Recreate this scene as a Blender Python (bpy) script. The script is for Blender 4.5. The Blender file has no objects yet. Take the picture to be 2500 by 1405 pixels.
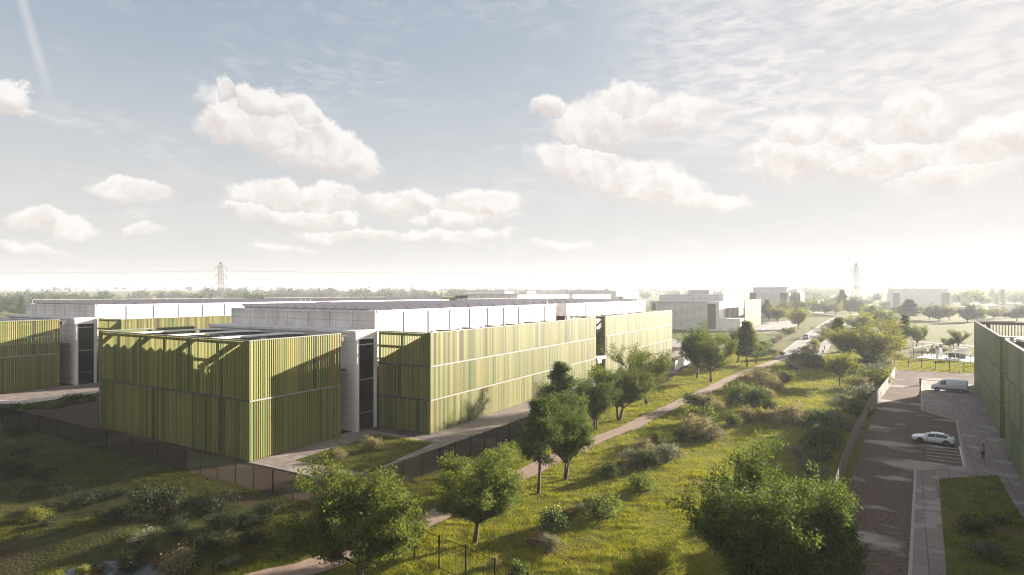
import bpy, math, random
import numpy as np
from mathutils import Vector
rng = np.random.default_rng(7)
random.seed(7)
scene = bpy.context.scene
col = scene.collection
R = math.radians
HAZE, HAZE_G, SUN_E, SKY_E, CLOUD_E, SKY_SAT, EXPO = .00021, .19, 5.0, .128, .196, .92, 2.2
SKY_K = .182

# ---------------------------------------------------------------- camera frame: world +Y runs along the long facades
F = 1412.0; HX = 1250.0; HY = 716.0; CAMZ = 20.0
YAW = R(30.39); CY, SY = math.cos(YAW), math.sin(YAW)
def G(px, py, z=0.0):
    """measured photo position -> ground point"""
    x = (px - HX) / F
    t = (CAMZ - z) * F / (py - HY)
    return ((CY * x - SY) * t, (SY * x + CY) * t)
def POL(px, d):
    x = (px - HX) / F
    return ((CY * x - SY) * d, (SY * x + CY) * d)

# ---------------------------------------------------------------- helpers
def link(o):
    col.objects.link(o); return o
def tag(o, label=None, cat=None, group=None, kind=None):
    if label: o['label'] = label
    if cat: o['category'] = cat
    if group: o['group'] = group
    if kind: o['kind'] = kind
    return o
def empty(name, loc, rz=0.0):
    o = bpy.data.objects.new(name, None); o.empty_display_size = 0.5
    o.location = loc; o.rotation_euler = (0, 0, rz)
    return link(o)
def mesh_from(name, V, Q=None, T=None, C=None, smooth=False):
    V = np.asarray(V, np.float32).reshape(-1, 3)
    nq = 0 if Q is None else len(Q); nt = 0 if T is None else len(T)
    me = bpy.data.meshes.new(name)
    me.vertices.add(len(V)); me.vertices.foreach_set('co', V.ravel())
    me.loops.add(nq * 4 + nt * 3); me.polygons.add(nq + nt)
    idx = []
    if nq: idx.append(np.asarray(Q, np.int32).ravel())
    if nt: idx.append(np.asarray(T, np.int32).ravel())
    me.loops.foreach_set('vertex_index', np.concatenate(idx))
    st = np.concatenate([np.arange(nq) * 4, nq * 4 + np.arange(nt) * 3]).astype(np.int32)
    me.polygons.foreach_set('loop_start', st)
    me.polygons.foreach_set('use_smooth', np.full(nq + nt, bool(smooth)))
    me.update(calc_edges=True)
    if C is not None:
        a = me.color_attributes.new('Col', 'FLOAT_COLOR', 'POINT')
        C = np.asarray(C, np.float32).reshape(-1, 3)
        a.data.foreach_set('color', np.hstack([C, np.ones((len(C), 1), np.float32)]).ravel())
    return me
class MB:
    def __init__(s): s.V = []; s.Q = []; s.T = []; s.C = []; s.n = 0
    def add(s, v, q=None, t=None, c=(1, 1, 1)):
        v = np.asarray(v, float).reshape(-1, 3); s.V.append(v)
        if q is not None and len(q): s.Q.append(np.asarray(q, int).reshape(-1, 4) + s.n)
        if t is not None and len(t): s.T.append(np.asarray(t, int).reshape(-1, 3) + s.n)
        s.C.append(np.tile(np.asarray(c, float), (len(v), 1)) if np.ndim(c) == 1 else np.asarray(c))
        s.n += len(v)
    BQ = [[0, 3, 2, 1], [4, 5, 6, 7], [0, 1, 5, 4], [1, 2, 6, 5], [2, 3, 7, 6], [3, 0, 4, 7]]
    def box(s, x0, y0, z0, x1, y1, z1, c=(1, 1, 1)):
        if x1 < x0: x0, x1 = x1, x0
        if y1 < y0: y0, y1 = y1, y0
        s.add([(x0, y0, z0), (x1, y0, z0), (x1, y1, z0), (x0, y1, z0), (x0, y0, z1), (x1, y0, z1), (x1, y1, z1), (x0, y1, z1)], MB.BQ, None, c)
    def slab(s, a, b, z0, z1, w, off=0.0, c=(1, 1, 1), za=0.0, zb=0.0):
        """upright slab from a to b (xy), thickness w, shifted sideways by off (to the right of a->b)"""
        ax, ay = a[:2]; bx, by = b[:2]; L = math.hypot(bx - ax, by - ay) or 1e-6
        ux, uy = (bx - ax) / L, (by - ay) / L; nx, ny = uy, -ux
        p = []
        for zz in (0, 1):
            for (q, sgn) in ((a, -.5), (b, -.5), (b, .5), (a, .5)):
                o = off + sgn * w
                dz = za if q is a else zb
                p.append((q[0] + nx * o, q[1] + ny * o, (z0, z1)[zz] + dz))
        s.add(p, [[0, 3, 2, 1][::-1], [4, 5, 6, 7][::-1], [0, 1, 5, 4][::-1], [1, 2, 6, 5][::-1], [2, 3, 7, 6][::-1], [3, 0, 4, 7][::-1]], None, c)
    def bar(s, a, b, r, r2=None, n=4, c=(1, 1, 1)):
        a = np.array(a, float); b = np.array(b, float); r2 = r if r2 is None else r2
        d = b - a; L = np.linalg.norm(d)
        if L < 1e-6: return
        d /= L; u = np.cross(d, (0, 0, 1.0) if abs(d[2]) < .9 else (1.0, 0, 0)); u /= np.linalg.norm(u); w = np.cross(d, u)
        th = np.arange(n) * 2 * math.pi / n + math.pi / n
        ring = np.outer(np.cos(th), u) + np.outer(np.sin(th), w)
        v = np.vstack([a + ring * r, b + ring * r2])
        q = [[i, (i + 1) % n, n + (i + 1) % n, n + i] for i in range(n)]
        if n == 4: q += [[3, 2, 1, 0], [4, 5, 6, 7]]; t = None
        else:
            v = np.vstack([v, a, b]); t = [[(i + 1) % n, i, 2 * n] for i in range(n)] + [[n + i, n + (i + 1) % n, 2 * n + 1] for i in range(n)]
        s.add(v, q, t, c)
    def prism(s, pts, z0, z1, c=(1, 1, 1)):
        from mathutils.geometry import tessellate_polygon
        n = len(pts)
        t = tessellate_polygon([[Vector((p[0], p[1], 0)) for p in pts]])
        a = sum(pts[i][0] * pts[(i + 1) % n][1] - pts[(i + 1) % n][0] * pts[i][1] for i in range(n))
        v = [(p[0], p[1], z1) for p in pts] + [(p[0], p[1], z0) for p in pts]
        tt = []
        for (i, j, k) in t:
            ar = (pts[j][0] - pts[i][0]) * (pts[k][1] - pts[i][1]) - (pts[k][0] - pts[i][0]) * (pts[j][1] - pts[i][1])
            tt.append((i, j, k) if ar > 0 else (k, j, i))
        q = [((i, i + n, (i + 1) % n + n, (i + 1) % n) if a > 0 else ((i + 1) % n, (i + 1) % n + n, i + n, i)) for i in range(n)]
        s.add(v, q, tt, c)
    def build(s, name, mat, parent=None, origin=(0, 0, 0), smooth=False, vc=False):
        V = np.vstack(s.V) - np.array(origin, float)
        me = mesh_from(name, V, np.vstack(s.Q) if s.Q else None, np.vstack(s.T) if s.T else None, np.vstack(s.C) if vc else None, smooth)
        me.materials.append(mat)
        o = link(bpy.data.objects.new(name, me))
        if parent is not None: o.parent = parent
        else: o.location = origin
        return o
def copy_tree(o, parent=None):
    c = o.copy(); col.objects.link(c)
    if parent is not None: c.parent = parent
    for ch in list(o.children): copy_tree(ch, c)
    return c

# ---------------------------------------------------------------- materials
MATS = {}
def nt(m):
    m.use_nodes = True; return m.node_tree.nodes, m.node_tree.links
def mat(name, c1, c2=None, scale=1.0, rough=0.7, bump=0.0, bscale=20.0, vcol=False, metal=0.0, spec=0.4, detail=6, stretch=None, lo=.35, hi=.65, rand=0.0, trans=0.0, c3=None, s3=.2):
    m = bpy.data.materials.new(name); N, L = nt(m); b = N['Principled BSDF']
    b.inputs['Roughness'].default_value = rough; b.inputs['Metallic'].default_value = metal
    b.inputs['Specular IOR Level'].default_value = spec
    base = None
    geo = N.new('ShaderNodeNewGeometry')
    vec = geo.outputs['Position']
    if stretch:
        mp = N.new('ShaderNodeMapping'); mp.inputs['Scale'].default_value = stretch; L.new(vec, mp.inputs['Vector']); vec = mp.outputs[0]
    if c2 is not None:
        n = N.new('ShaderNodeTexNoise'); n.inputs['Scale'].default_value = scale; n.inputs['Detail'].default_value = detail; n.inputs['Roughness'].default_value = .6; L.new(vec, n.inputs['Vector'])
        mr = N.new('ShaderNodeMapRange'); mr.inputs[1].default_value = lo; mr.inputs[2].default_value = hi; L.new(n.outputs[0], mr.inputs[0])
        mx = N.new('ShaderNodeMix'); mx.data_type = 'RGBA'; mx.inputs[6].default_value = (*c1, 1); mx.inputs[7].default_value = (*c2, 1); L.new(mr.outputs[0], mx.inputs[0]); base = mx.outputs[2]
    if c3 is not None:
        n = N.new('ShaderNodeTexNoise'); n.inputs['Scale'].default_value = s3; n.inputs['Detail'].default_value = 5; L.new(vec, n.inputs['Vector'])
        mr = N.new('ShaderNodeMapRange'); mr.inputs[1].default_value = .56; mr.inputs[2].default_value = .63; mr.inputs[4].default_value = .8; L.new(n.outputs[0], mr.inputs[0])
        mx = N.new('ShaderNodeMix'); mx.data_type = 'RGBA'; mx.inputs[7].default_value = (*c3, 1); L.new(mr.outputs[0], mx.inputs[0]); L.new(base, mx.inputs[6]); base = mx.outputs[2]
    if vcol:
        a = N.new('ShaderNodeVertexColor'); a.layer_name = 'Col'
        if base is None: base = a.outputs[0]
        else:
            mu = N.new('ShaderNodeMix'); mu.data_type = 'RGBA'; mu.blend_type = 'MULTIPLY'; mu.inputs[0].default_value = 1; L.new(base, mu.inputs[6]); L.new(a.outputs[0], mu.inputs[7]); base = mu.outputs[2]
    if base is None:
        rg = N.new('ShaderNodeRGB'); rg.outputs[0].default_value = (*c1, 1); base = rg.outputs[0]
    if rand:
        oi = N.new('ShaderNodeObjectInfo'); hs = N.new('ShaderNodeHueSaturation'); mr = N.new('ShaderNodeMapRange')
        mr.inputs[3].default_value = 1 - rand; mr.inputs[4].default_value = 1 + rand; L.new(oi.outputs['Random'], mr.inputs[0]); L.new(mr.outputs[0], hs.inputs['Value'])
        mr2 = N.new('ShaderNodeMapRange'); mr2.inputs[3].default_value = .5 - rand * .07; mr2.inputs[4].default_value = .5 + rand * .05; L.new(oi.outputs['Random'], mr2.inputs[0]); L.new(mr2.outputs[0], hs.inputs['Hue'])
        L.new(base, hs.inputs['Color']); base = hs.outputs[0]
    L.new(base, b.inputs['Base Color'])
    if bump:
        bn = N.new('ShaderNodeTexNoise'); bn.inputs['Scale'].default_value = bscale; bn.inputs['Detail'].default_value = 6; L.new(vec, bn.inputs['Vector'])
        bp = N.new('ShaderNodeBump'); bp.inputs['Strength'].default_value = min(bump, 1.0); bp.inputs['Distance'].default_value = .05 if bump <= 1 else .05 * bump; L.new(bn.outputs[0], bp.inputs['Height']); L.new(bp.outputs[0], b.inputs['Normal'])
    if trans:
        out = N['Material Output']; tr = N.new('ShaderNodeBsdfTranslucent'); ms = N.new('ShaderNodeMixShader'); ms.inputs[0].default_value = trans
        g = N.new('ShaderNodeHueSaturation'); g.inputs['Saturation'].default_value = 1.1; g.inputs['Value'].default_value = 1.5; L.new(base, g.inputs['Color']); L.new(g.outputs[0], tr.inputs['Color'])
        L.new(b.outputs[0], ms.inputs[1]); L.new(tr.outputs[0], ms.inputs[2]); L.new(ms.outputs[0], out.inputs['Surface'])
    MATS[name] = m; return m
def paving_mat(name, c1, c2, mortar, bw, bh, pale_patch, rot=0.0):
    m = bpy.data.materials.new(name); N, L = nt(m); b = N['Principled BSDF']; b.inputs['Roughness'].default_value = .75
    geo = N.new('ShaderNodeNewGeometry'); mp = N.new('ShaderNodeMapping'); mp.inputs['Rotation'].default_value = (0, 0, rot); L.new(geo.outputs['Position'], mp.inputs['Vector'])
    br = N.new('ShaderNodeTexBrick'); br.inputs['Scale'].default_value = 1; br.inputs['Brick Width'].default_value = bw; br.inputs['Row Height'].default_value = bh
    br.inputs['Mortar Size'].default_value = .035; br.inputs['Color1'].default_value = (*c1, 1); br.inputs['Color2'].default_value = (*c2, 1); br.inputs['Mortar'].default_value = (*mortar, 1); br.inputs['Bias'].default_value = -.1
    L.new(mp.outputs[0], br.inputs['Vector'])
    n = N.new('ShaderNodeTexNoise'); n.inputs['Scale'].default_value = .33; n.inputs['Detail'].default_value = 7; n.inputs['Distortion'].default_value = .6; L.new(mp.outputs[0], n.inputs['Vector'])
    mr = N.new('ShaderNodeMapRange'); mr.inputs[1].default_value = .56; mr.inputs[2].default_value = .61; L.new(n.outputs[0], mr.inputs[0])
    mx = N.new('ShaderNodeMix'); mx.data_type = 'RGBA'; mx.inputs[7].default_value = (*pale_patch, 1); L.new(br.outputs[0], mx.inputs[6])  # paler noise patches mixed over the slabs
    mm = N.new('ShaderNodeMath'); mm.operation = 'MULTIPLY'; mm.inputs[1].default_value = .75; L.new(mr.outputs[0], mm.inputs[0]); L.new(mm.outputs[0], mx.inputs[0])
    n2 = N.new('ShaderNodeTexNoise'); n2.inputs['Scale'].default_value = 6; n2.inputs['Detail'].default_value = 8; L.new(mp.outputs[0], n2.inputs['Vector'])
    mu = N.new('ShaderNodeMix'); mu.data_type = 'RGBA'; mu.blend_type = 'MULTIPLY'; mu.inputs[0].default_value = .55; L.new(mx.outputs[2], mu.inputs[6]); L.new(n2.outputs[0], mu.inputs[7])
    L.new(mu.outputs[2], b.inputs['Base Color'])
    bp = N.new('ShaderNodeBump'); bp.inputs['Strength'].default_value = .5; bp.inputs['Distance'].default_value = .02; bp.invert = True; L.new(br.outputs['Fac'], bp.inputs['Height']); L.new(bp.outputs[0], b.inputs['Normal'])
    return m

m_white = mat('white_render', (.78, .76, .73), (.84, .82, .80), .35, .75, .15, 3, stretch=(1, 1, .35))
m_conc = mat('concrete_panel', (.60, .55, .535), (.79, .75, .73), .45, .8, .2, 5, stretch=(1, 1, .4))
m_conc2 = mat('pale_concrete', (.72, .69, .68), (.80, .775, .76), .3, .8, .15, 5)
m_joint = mat('joint_grey', (.30, .28, .27), None, rough=.8)
m_roof = mat('roof_membrane', (.42, .385, .36), (.55, .50, .47), .12, .85, .1, 5)
m_glass = mat('dark_glazing', (.004, .005, .006), None, rough=.2, spec=.15)
m_mull = mat('grey_mullion', (.32, .30, .29), None, rough=.5)
m_ledge = mat('ledge_metal', (.24, .22, .20), None, rough=.45, metal=.0, spec=.5)
m_fin = mat('painted_fins', (1, 1, 1), None, vcol=True, rough=.5, spec=.35)
m_dark = mat('dark_steel', (.07, .062, .058), None, rough=.6)
m_brown = mat('brown_steel', (.13, .10, .085), None, rough=.6)
m_whitesteel = mat('white_steel', (.74, .71, .67), None, rough=.5)
m_pv = mat('solar_glass', (.085, .075, .085), None, rough=.3, spec=.6)
m_solid = mat('backing_panel', (.05, .048, .04), None, rough=.9)
m_door = mat('door_grey', (.17, .155, .145), None, rough=.6)
m_grass = mat('meadow_turf', (.045, .058, .011), (.120, .125, .024), .5, .95, 2.5, 5, c3=(.145, .100, .045), s3=.09, spec=.1)
m_turf = mat('rough_turf', (.062, .072, .012), (.155, .150, .026), .8, .95, 3.0, 4, c3=(.145, .105, .045), s3=.09, spec=.1, vcol=True, detail=9)
m_blade = mat('grass_blades', (1, 1, 1), None, vcol=True, rough=.8, trans=.35, spec=.15)
m_gravel = mat('brown_gravel', (.062, .042, .033), (.175, .125, .098), 4.5, .95, 1.6, 9, spec=.12, c3=(.38, .33, .29), s3=.17, stretch=(.55, 1, 1), detail=10)
m_gravel2 = mat('dark_gravel', (.050, .033, .026), (.095, .066, .052), 5, .95, 1.0, 12, spec=.03, c3=(.12, .095, .08), s3=.1, detail=9)
m_asph = mat('pale_asphalt', (.17, .145, .130), (.235, .205, .185), .4, .9, .3, 30)
m_path = mat('path_gravel', (.190, .125, .092), (.285, .195, .148), 4.5, .95, .8, 20, detail=9)
m_paint = mat('road_paint', (.78, .76, .72), (.6, .58, .54), 3, .8)
m_kerb = mat('kerb_stone', (.30, .26, .24), (.40, .35, .32), 2, .85)
m_dkerb = mat('dark_kerb', (.07, .06, .055), None, rough=.9)
m_pave = paving_mat('paving_slabs', (.235, .18, .155), (.30, .235, .205), (.08, .06, .055), 2.6, 1.25, (.42, .37, .33), R(-86))
m_pave2 = paving_mat('paving_blocks', (.24, .19, .165), (.33, .265, .235), (.09, .07, .06), 1.9, .95, (.36, .30, .27))
m_water = mat('pond_water', (.012, .016, .016), None, rough=.08, bump=.6, bscale=2.2, spec=.5, stretch=(1, 3, 1))
m_fence = mat('green_weldmesh', (.012, .016, .007), None, rough=.95, spec=.02)
m_pal = mat('brown_palisade', (.30, .25, .22), (.22, .18, .155), 2, .7)
m_bark = mat('bark', (.055, .040, .030), (.10, .078, .060), 3, .95, 1.0, 8, stretch=(1, 1, .3))
m_pylon = mat('galvanised_steel', (.12, .095, .09), None, rough=.6)
m_insul = mat('insulator_glass', (.05, .07, .07), None, rough=.4)
m_wire = mat('wire', (.16, .14, .14), None, rough=.5)
m_tyre = mat('tyre_rubber', (.018, .018, .019), None, rough=.85)
m_rim = mat('wheel_rim', (.42, .42, .43), None, rough=.35, metal=.6)
m_rimdark = mat('dark_rim', (.06, .06, .062), None, rough=.4, metal=.5)
m_cglass = mat('car_glass', (.02, .024, .028), None, rough=.06, spec=.8)
m_cwhite = mat('white_paint', (.80, .80, .80), None, rough=.22, spec=.6)
m_csilver = mat('silver_paint', (.66, .66, .69), None, rough=.3, metal=.3, spec=.6)
m_cblue = mat('pale_blue_paint', (.50, .58, .62), None, rough=.25, spec=.6)
m_cbeige = mat('silver_beige_paint', (.48, .46, .42), None, rough=.3, metal=.3, spec=.6)
m_trim = mat('black_trim', (.03, .03, .032), None, rough=.7)
m_red = mat('tail_lamp', (.25, .01, .01), None, rough=.3)
m_lamp = mat('head_lamp', (.7, .7, .7), None, rough=.15)
m_skin = mat('skin', (.32, .19, .13), None, rough=.6)
m_hair = mat('dark_hair', (.02, .015, .012), None, rough=.8)
m_shirt = mat('grey_shirt', (.26, .25, .20), (.30, .28, .23), 20, .9)
m_trous = mat('dark_trousers', (.035, .032, .035), None, rough=.9)
m_jack = mat('black_jacket', (.03, .03, .035), None, rough=.8)
m_blueshirt = mat('pale_blue_shirt', (.42, .47, .52), None, rough=.8)
m_redshirt = mat('rust_shirt', (.22, .09, .06), None, rough=.8)

# ---------------------------------------------------------------- terrain
def vnoise(x, y, seed=0):
    x = np.asarray(x, float); y = np.asarray(y, float)
    xi = np.floor(x); yi = np.floor(y); fx = x - xi; fy = y - yi
    def h(a, b):
        t = np.sin(a * 127.1 + b * 311.7 + seed * 74.7) * 43758.5453
        return t - np.floor(t)
    u = fx * fx * (3 - 2 * fx); v = fy * fy * (3 - 2 * fy)
    return (h(xi, yi) * (1 - u) + h(xi + 1, yi) * u) * (1 - v) + (h(xi, yi + 1) * (1 - u) + h(xi + 1, yi + 1) * u) * v
def sst(a, b, x):
    t = np.clip((x - a) / (b - a), 0, 1); return t * t * (3 - 2 * t)
FT = [(-40, 985), (6, 995), (49, 1004), (94, 1014.6), (142, 1026), (195, 1039), (260, 1054), (320, 1068), (384, 1083), (452, 1099), (490, 1108), (531, 1118), (575, 1127), (619, 1138), (666, 1149), (716, 1160), (768, 1170), (826, 1169), (883, 1161), (937, 1143), (986, 1126), (1032, 1109), (1074, 1095), (1112, 1080), (1149, 1067), (1183, 1055), (1213, 1044), (1244, 1033), (1272, 1023), (1330, 1002), (1385, 983), (1440, 966), (1495, 950), (1545, 934), (1590, 920), (1632, 906)]
SITE_FENCE = [G(a, b, 2.4) for a, b in FT]
RF = [(9.6, 175), (9.1, 166), (7.6, 152), (5.9, 138), (4.3, 125), (2.6, 112.8), (1.3, 98), (.3, 88), (-.3, 79), (-.9, 70), (-1.4, 61.6), (-1.9, 52)]
PATH = [G(*p) for p in ((560, 1440), (660, 1412), (730, 1396), (850, 1355), (950, 1318), (1040, 1275), (1110, 1240), (1180, 1200), (1255, 1168), (1330, 1133), (1410, 1098), (1470, 1070), (1540, 1043), (1600, 1013), (1725, 955), (1790, 922), (1850, 898), (1885, 886), (1918, 874))]
ROAD = [(-16.6, 193), (-16.2, 230), (-15.8, 270), (-15.0, 310), (-14.0, 360), (-12.4, 430), (-9.0, 520), (-4, 580), (6, 640), (30, 700)]
FOOT = [(-8.4, 176), (-8.5, 200), (-8.6, 225), (-8.6, 260), (-7.6, 300), (-6, 360), (-4, 430), (-2, 500)]
CROSS = [G(1900, 757), G(1982, 762), G(2010, 766), G(2045, 771), G(2079, 776), G(2140, 789), G(2200, 812)]
def dist_poly(x, y, pts):
    d = np.full(np.shape(x), 1e9)
    for (ax, ay), (bx, by) in zip(pts[:-1], pts[1:]):
        vx, vy = bx - ax, by - ay; t = np.clip(((x - ax) * vx + (y - ay) * vy) / (vx * vx + vy * vy), 0, 1)
        d = np.minimum(d, np.hypot(x - ax - t * vx, y - ay - t * vy))
    return d
def inside(x, y, pts):
    r = np.zeros(np.shape(x), bool); n = len(pts)
    for i in range(n):
        ax, ay = pts[i]; bx, by = pts[(i + 1) % n]
        if ay == by: continue
        c = ((ay > y) != (by > y)) & (x < (bx - ax) * (y - ay) / (by - ay) + ax); r ^= c
    return r
PAVE1 = [G(616, 1134), G(700, 1152), G(760, 1166), G(794, 1172), G(820, 1173), G(845, 1169), G(985, 1125), G(1118, 1080), G(1247, 1034), G(1300, 1015), (-41.2, 84), (-41.6, 100), (-42, 125), (-42.4, 150), (-41, 180), (-40, 205), (-52, 205), (-52, 62), (-62, 62), (-62, 43.1), (-61.1, 42.9)]
SITE_POLY = SITE_FENCE + [(-37.5, 160), (-39, 215), (-230, 215), (-260, 20)]
YARD = [(8.6, 166), (7.6, 155), (6.4, 146), (4.5, 128), (3.3, 112.8), (2.0, 98), (1.0, 86), (.4, 78), (-.2, 66), (-.6, 56), (-1.2, 40), (14, 40), (20, 95), (26, 166)]
YARD[0] = G(2188, 904); YARD[-1] = G(2385, 914)
KERBP = [G(2250, 930), G(2250, 1003), G(2335, 1028), G(2357, 1143), G(2235, 1151), G(2222, 1400), (2.6, 40), (11.5, 40), (14.6, 68), (18.1, 102), (23, 158.6), (17.5, 160)]
BEDR = [G(2292, 1173), G(2435, 1165), (13.0, 66), (11.9, 52), (11.4, 42), (4.7, 42), G(2310, 1400)]
BEDL = [(-57.0, 46.3), (-46.9, 46.8), (-46.2, 49), (-47.8, 61.0), (-57.2, 60.6)]
POND = G(335, 1392)
def flatmask(x, y):
    m = inside(x, y, SITE_POLY) | inside(x, y, YARD) | ((x > RFx(y)) & (y > 40) & (y < 260))
    return m
def RFx(y):
    return np.interp(y, [p[1] for p in RF][::-1], [p[0] for p in RF][::-1])
def H(x, y):
    x = np.asarray(x, float); y = np.asarray(y, float)
    r = np.hypot(x + 30, y - 100)
    n1 = vnoise(x / 13, y / 13, 1) - .5; n2 = vnoise(x / 6, y / 6, 2) - .5
    near = 1 - sst(110, 200, np.hypot(x, y))
    df = dist_poly(x, y, SITE_FENCE); ds = np.where(inside(x, y, SITE_POLY), 0, df)
    dy = np.where((x > RFx(y)) & (y > 40), 0, np.minimum(RFx(y) - x, 50)); dy = np.maximum(dy, 0)
    free = sst(.3, 6, ds) * sst(.3, 5, dy) * near
    free = free * sst(1.6, 6, dist_poly(x, y, PATH)); left = sst(-28, -40, x)
    z = free * (n1 * (.35 + 1.3 * left) + n2 * (.16 + .45 * left))
    pd = np.hypot((x - POND[0]) / 1.5, (y - POND[1]))
    z = z - (1 - sst(1.5, 6.0, pd)) * 1.0
    far = sst(650, 3300, r)
    az = np.arctan2(x, y)
    hh = 17 + 17 * vnoise(az * 5.1 + 3, r * .0006, 5) + 8 * vnoise(az * 14, r * .0012, 6) + 8 * sst(-.95, -.2, az)
    return z + far * hh
def Hs(x, y): return float(H(np.array([x]), np.array([y]))[0])

nU = 230; u = np.arange(-nU, nU + 1) / nU
gx = -28 + 60 * np.sinh(4.95 * u); gy = 62 + 60 * np.sinh(4.95 * u)
XX, YY = np.meshgrid(gx, gy); ZZ = H(XX, YY)
n1 = len(u); ii = np.arange(n1 * n1).reshape(n1, n1)
Q = np.stack([ii[:-1, :-1], ii[:-1, 1:], ii[1:, 1:], ii[1:, :-1]], -1).reshape(-1, 4)
heath = (1 - .64 * sst(-30, -44, XX) * (YY < 60) * (XX > -160))[..., None] * np.ones(3)  # deep shade of the left foreground multiplied into the turf colour
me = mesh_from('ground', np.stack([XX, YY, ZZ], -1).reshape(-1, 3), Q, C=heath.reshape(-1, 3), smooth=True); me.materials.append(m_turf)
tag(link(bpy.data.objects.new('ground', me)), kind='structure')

def sheet(name, pts, z, m, thick=.12, zb=None):
    b = MB(); b.prism(pts, z - thick if zb is None else zb, z); return tag(b.build(name, m), kind='structure')
def strip_verts(pts, w, off=0.0, step=1.5, follow=True, lift=.05):
    P = np.array(pts, float); out = []
    # Catmull-Rom resample
    for i in range(len(P) - 1):
        p0 = P[max(i - 1, 0)]; p1 = P[i]; p2 = P[i + 1]; p3 = P[min(i + 2, len(P) - 1)]
        n = max(2, int(np.linalg.norm(p2 - p1) / step))
        for k in range(n):
            t = k / n
            out.append(.5 * ((2 * p1) + (-p0 + p2) * t + (2 * p0 - 5 * p1 + 4 * p2 - p3) * t * t + (-p0 + 3 * p1 - 3 * p2 + p3) * t ** 3))
    out.append(P[-1]); C = np.array(out); D = np.gradient(C, axis=0); D /= np.linalg.norm(D, axis=1)[:, None]
    Nn = np.stack([D[:, 1], -D[:, 0]], 1)
    return C, Nn
def ribbon(name, pts, w, m, lift=.05, off=0.0, step=1.5, dash=None, wj=0.0, kind='structure', nx=3):
    C, Nn = strip_verts(pts, w, step=step); b = MB(); K = len(C); rows = []
    for k in range(nx + 1):
        s = (k / nx - .5) * w + off
        jit = (vnoise(np.arange(K) * .8, np.full(K, 3. + k), 9) - .5) * wj if k in (0, nx) else 0
        xy = C + Nn * (s + (jit if np.ndim(jit) == 0 else 0)) if np.ndim(jit) == 0 else C + Nn * (s + jit)[:, None]
        rows.append(np.column_stack([xy, H(xy[:, 0], xy[:, 1]) + lift]))
    V = np.stack(rows, 1).reshape(-1, 3); q = []
    for i in range(K - 1):
        if dash and (i // dash) % 2: continue
        for k in range(nx):
            a = i * (nx + 1) + k; q.append([a, a + nx + 1, a + nx + 2, a + 1][::-1])
    b.add(V, q); return tag(b.build(name, m), kind=kind)

ribbon('footpath', PATH, 2.5, m_path, lift=.10, wj=.5, step=1.0, nx=6)
ribbon('road', ROAD, 8.2, m_asph, lift=.03, step=5, nx=4)
for o_, d_ in ((-3.4, None), (0.0, None), (3.3, None)):
    ribbon('road_marking', ROAD if o_ < 3 else ROAD[:3], .22 if o_ else .18, m_paint, lift=.036, off=o_, step=5, nx=1)
ribbon('pavement', FOOT, 3.6, m_asph, lift=.034, step=5)
ribbon('cross_road', CROSS, 8, m_asph, lift=.022, step=6)
ribbon('service_road', [G(2170, 828), G(2240, 835), G(2378, 846), G(2500, 856)], 4.5, m_asph, lift=.03, step=6)
ribbon('field_track', [G(2190, 803), G(2270, 808), G(2378, 812), G(2500, 818)], 3.5, m_gravel, lift=.03, step=6)
sheet('gravel_yard', SITE_POLY, .035, m_gravel2, .05)
sheet('paving', PAVE1, .13, m_pave2)
sheet('planting_bed', BEDL, .16, m_grass, .1)
sheet('planting_strip', [G(-30, 1003), G(40, 1007), G(110, 999), G(180, 986), G(226, 977), G(226, 967), G(150, 978), G(100, 985), G(40, 992), G(-30, 992)], .05, m_grass, .05)
sheet('paving', [G(-60, 980), G(0, 985), G(50, 986), G(100, 980), G(170, 969), G(236, 959), (-97.5, 62), (-97.5, 66), (-146, 66), (-146, 56), (-190, 56), (-190, 40)], .13, m_pave2)
b = MB(); wl = [G(-60, 981), G(0, 986), G(50, 987), G(100, 981), G(170, 970), G(236, 960)]
for a, c in zip(wl[:-1], wl[1:]): b.slab(a, c, 0, .55, .3)
tag(b.build('low_wall', m_conc), 'low curved retaining wall along the paving left of the front screened block', 'wall')
sheet('service_yard', YARD, .02, m_gravel, .03)
sheet('paving', KERBP, .14, m_pave)
b = MB()
for a, c in zip(KERBP[:6], KERBP[1:7]): b.slab(a, c, 0, .155, .22)
tag(b.build('kerb', m_kerb), kind='structure')
sheet('planting_bed', BEDR, .18, m_grass, .1)
b = MB(); x0 = G(2237, 880); xs = [(2256, 1090), (2350, 1090)]
L0, L1 = [G(2262, y) for y in (1089, 1096, 1104, 1112.5, 1120.5, 1130)], [G(x, y) for x, y in ((2344, 1097.5), (2345.5, 1105.5), (2347.5, 1114), (2350, 1123), (2352, 1132), (2354, 1141.5))]
for a, c in zip(L0, L1): b.slab(a, c, .02, .028, .11)
b.slab(G(2343, 1090), G(2355, 1142), .02, .03, .22)
tag(b.build('parking_marking', m_paint), kind='structure')
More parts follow.
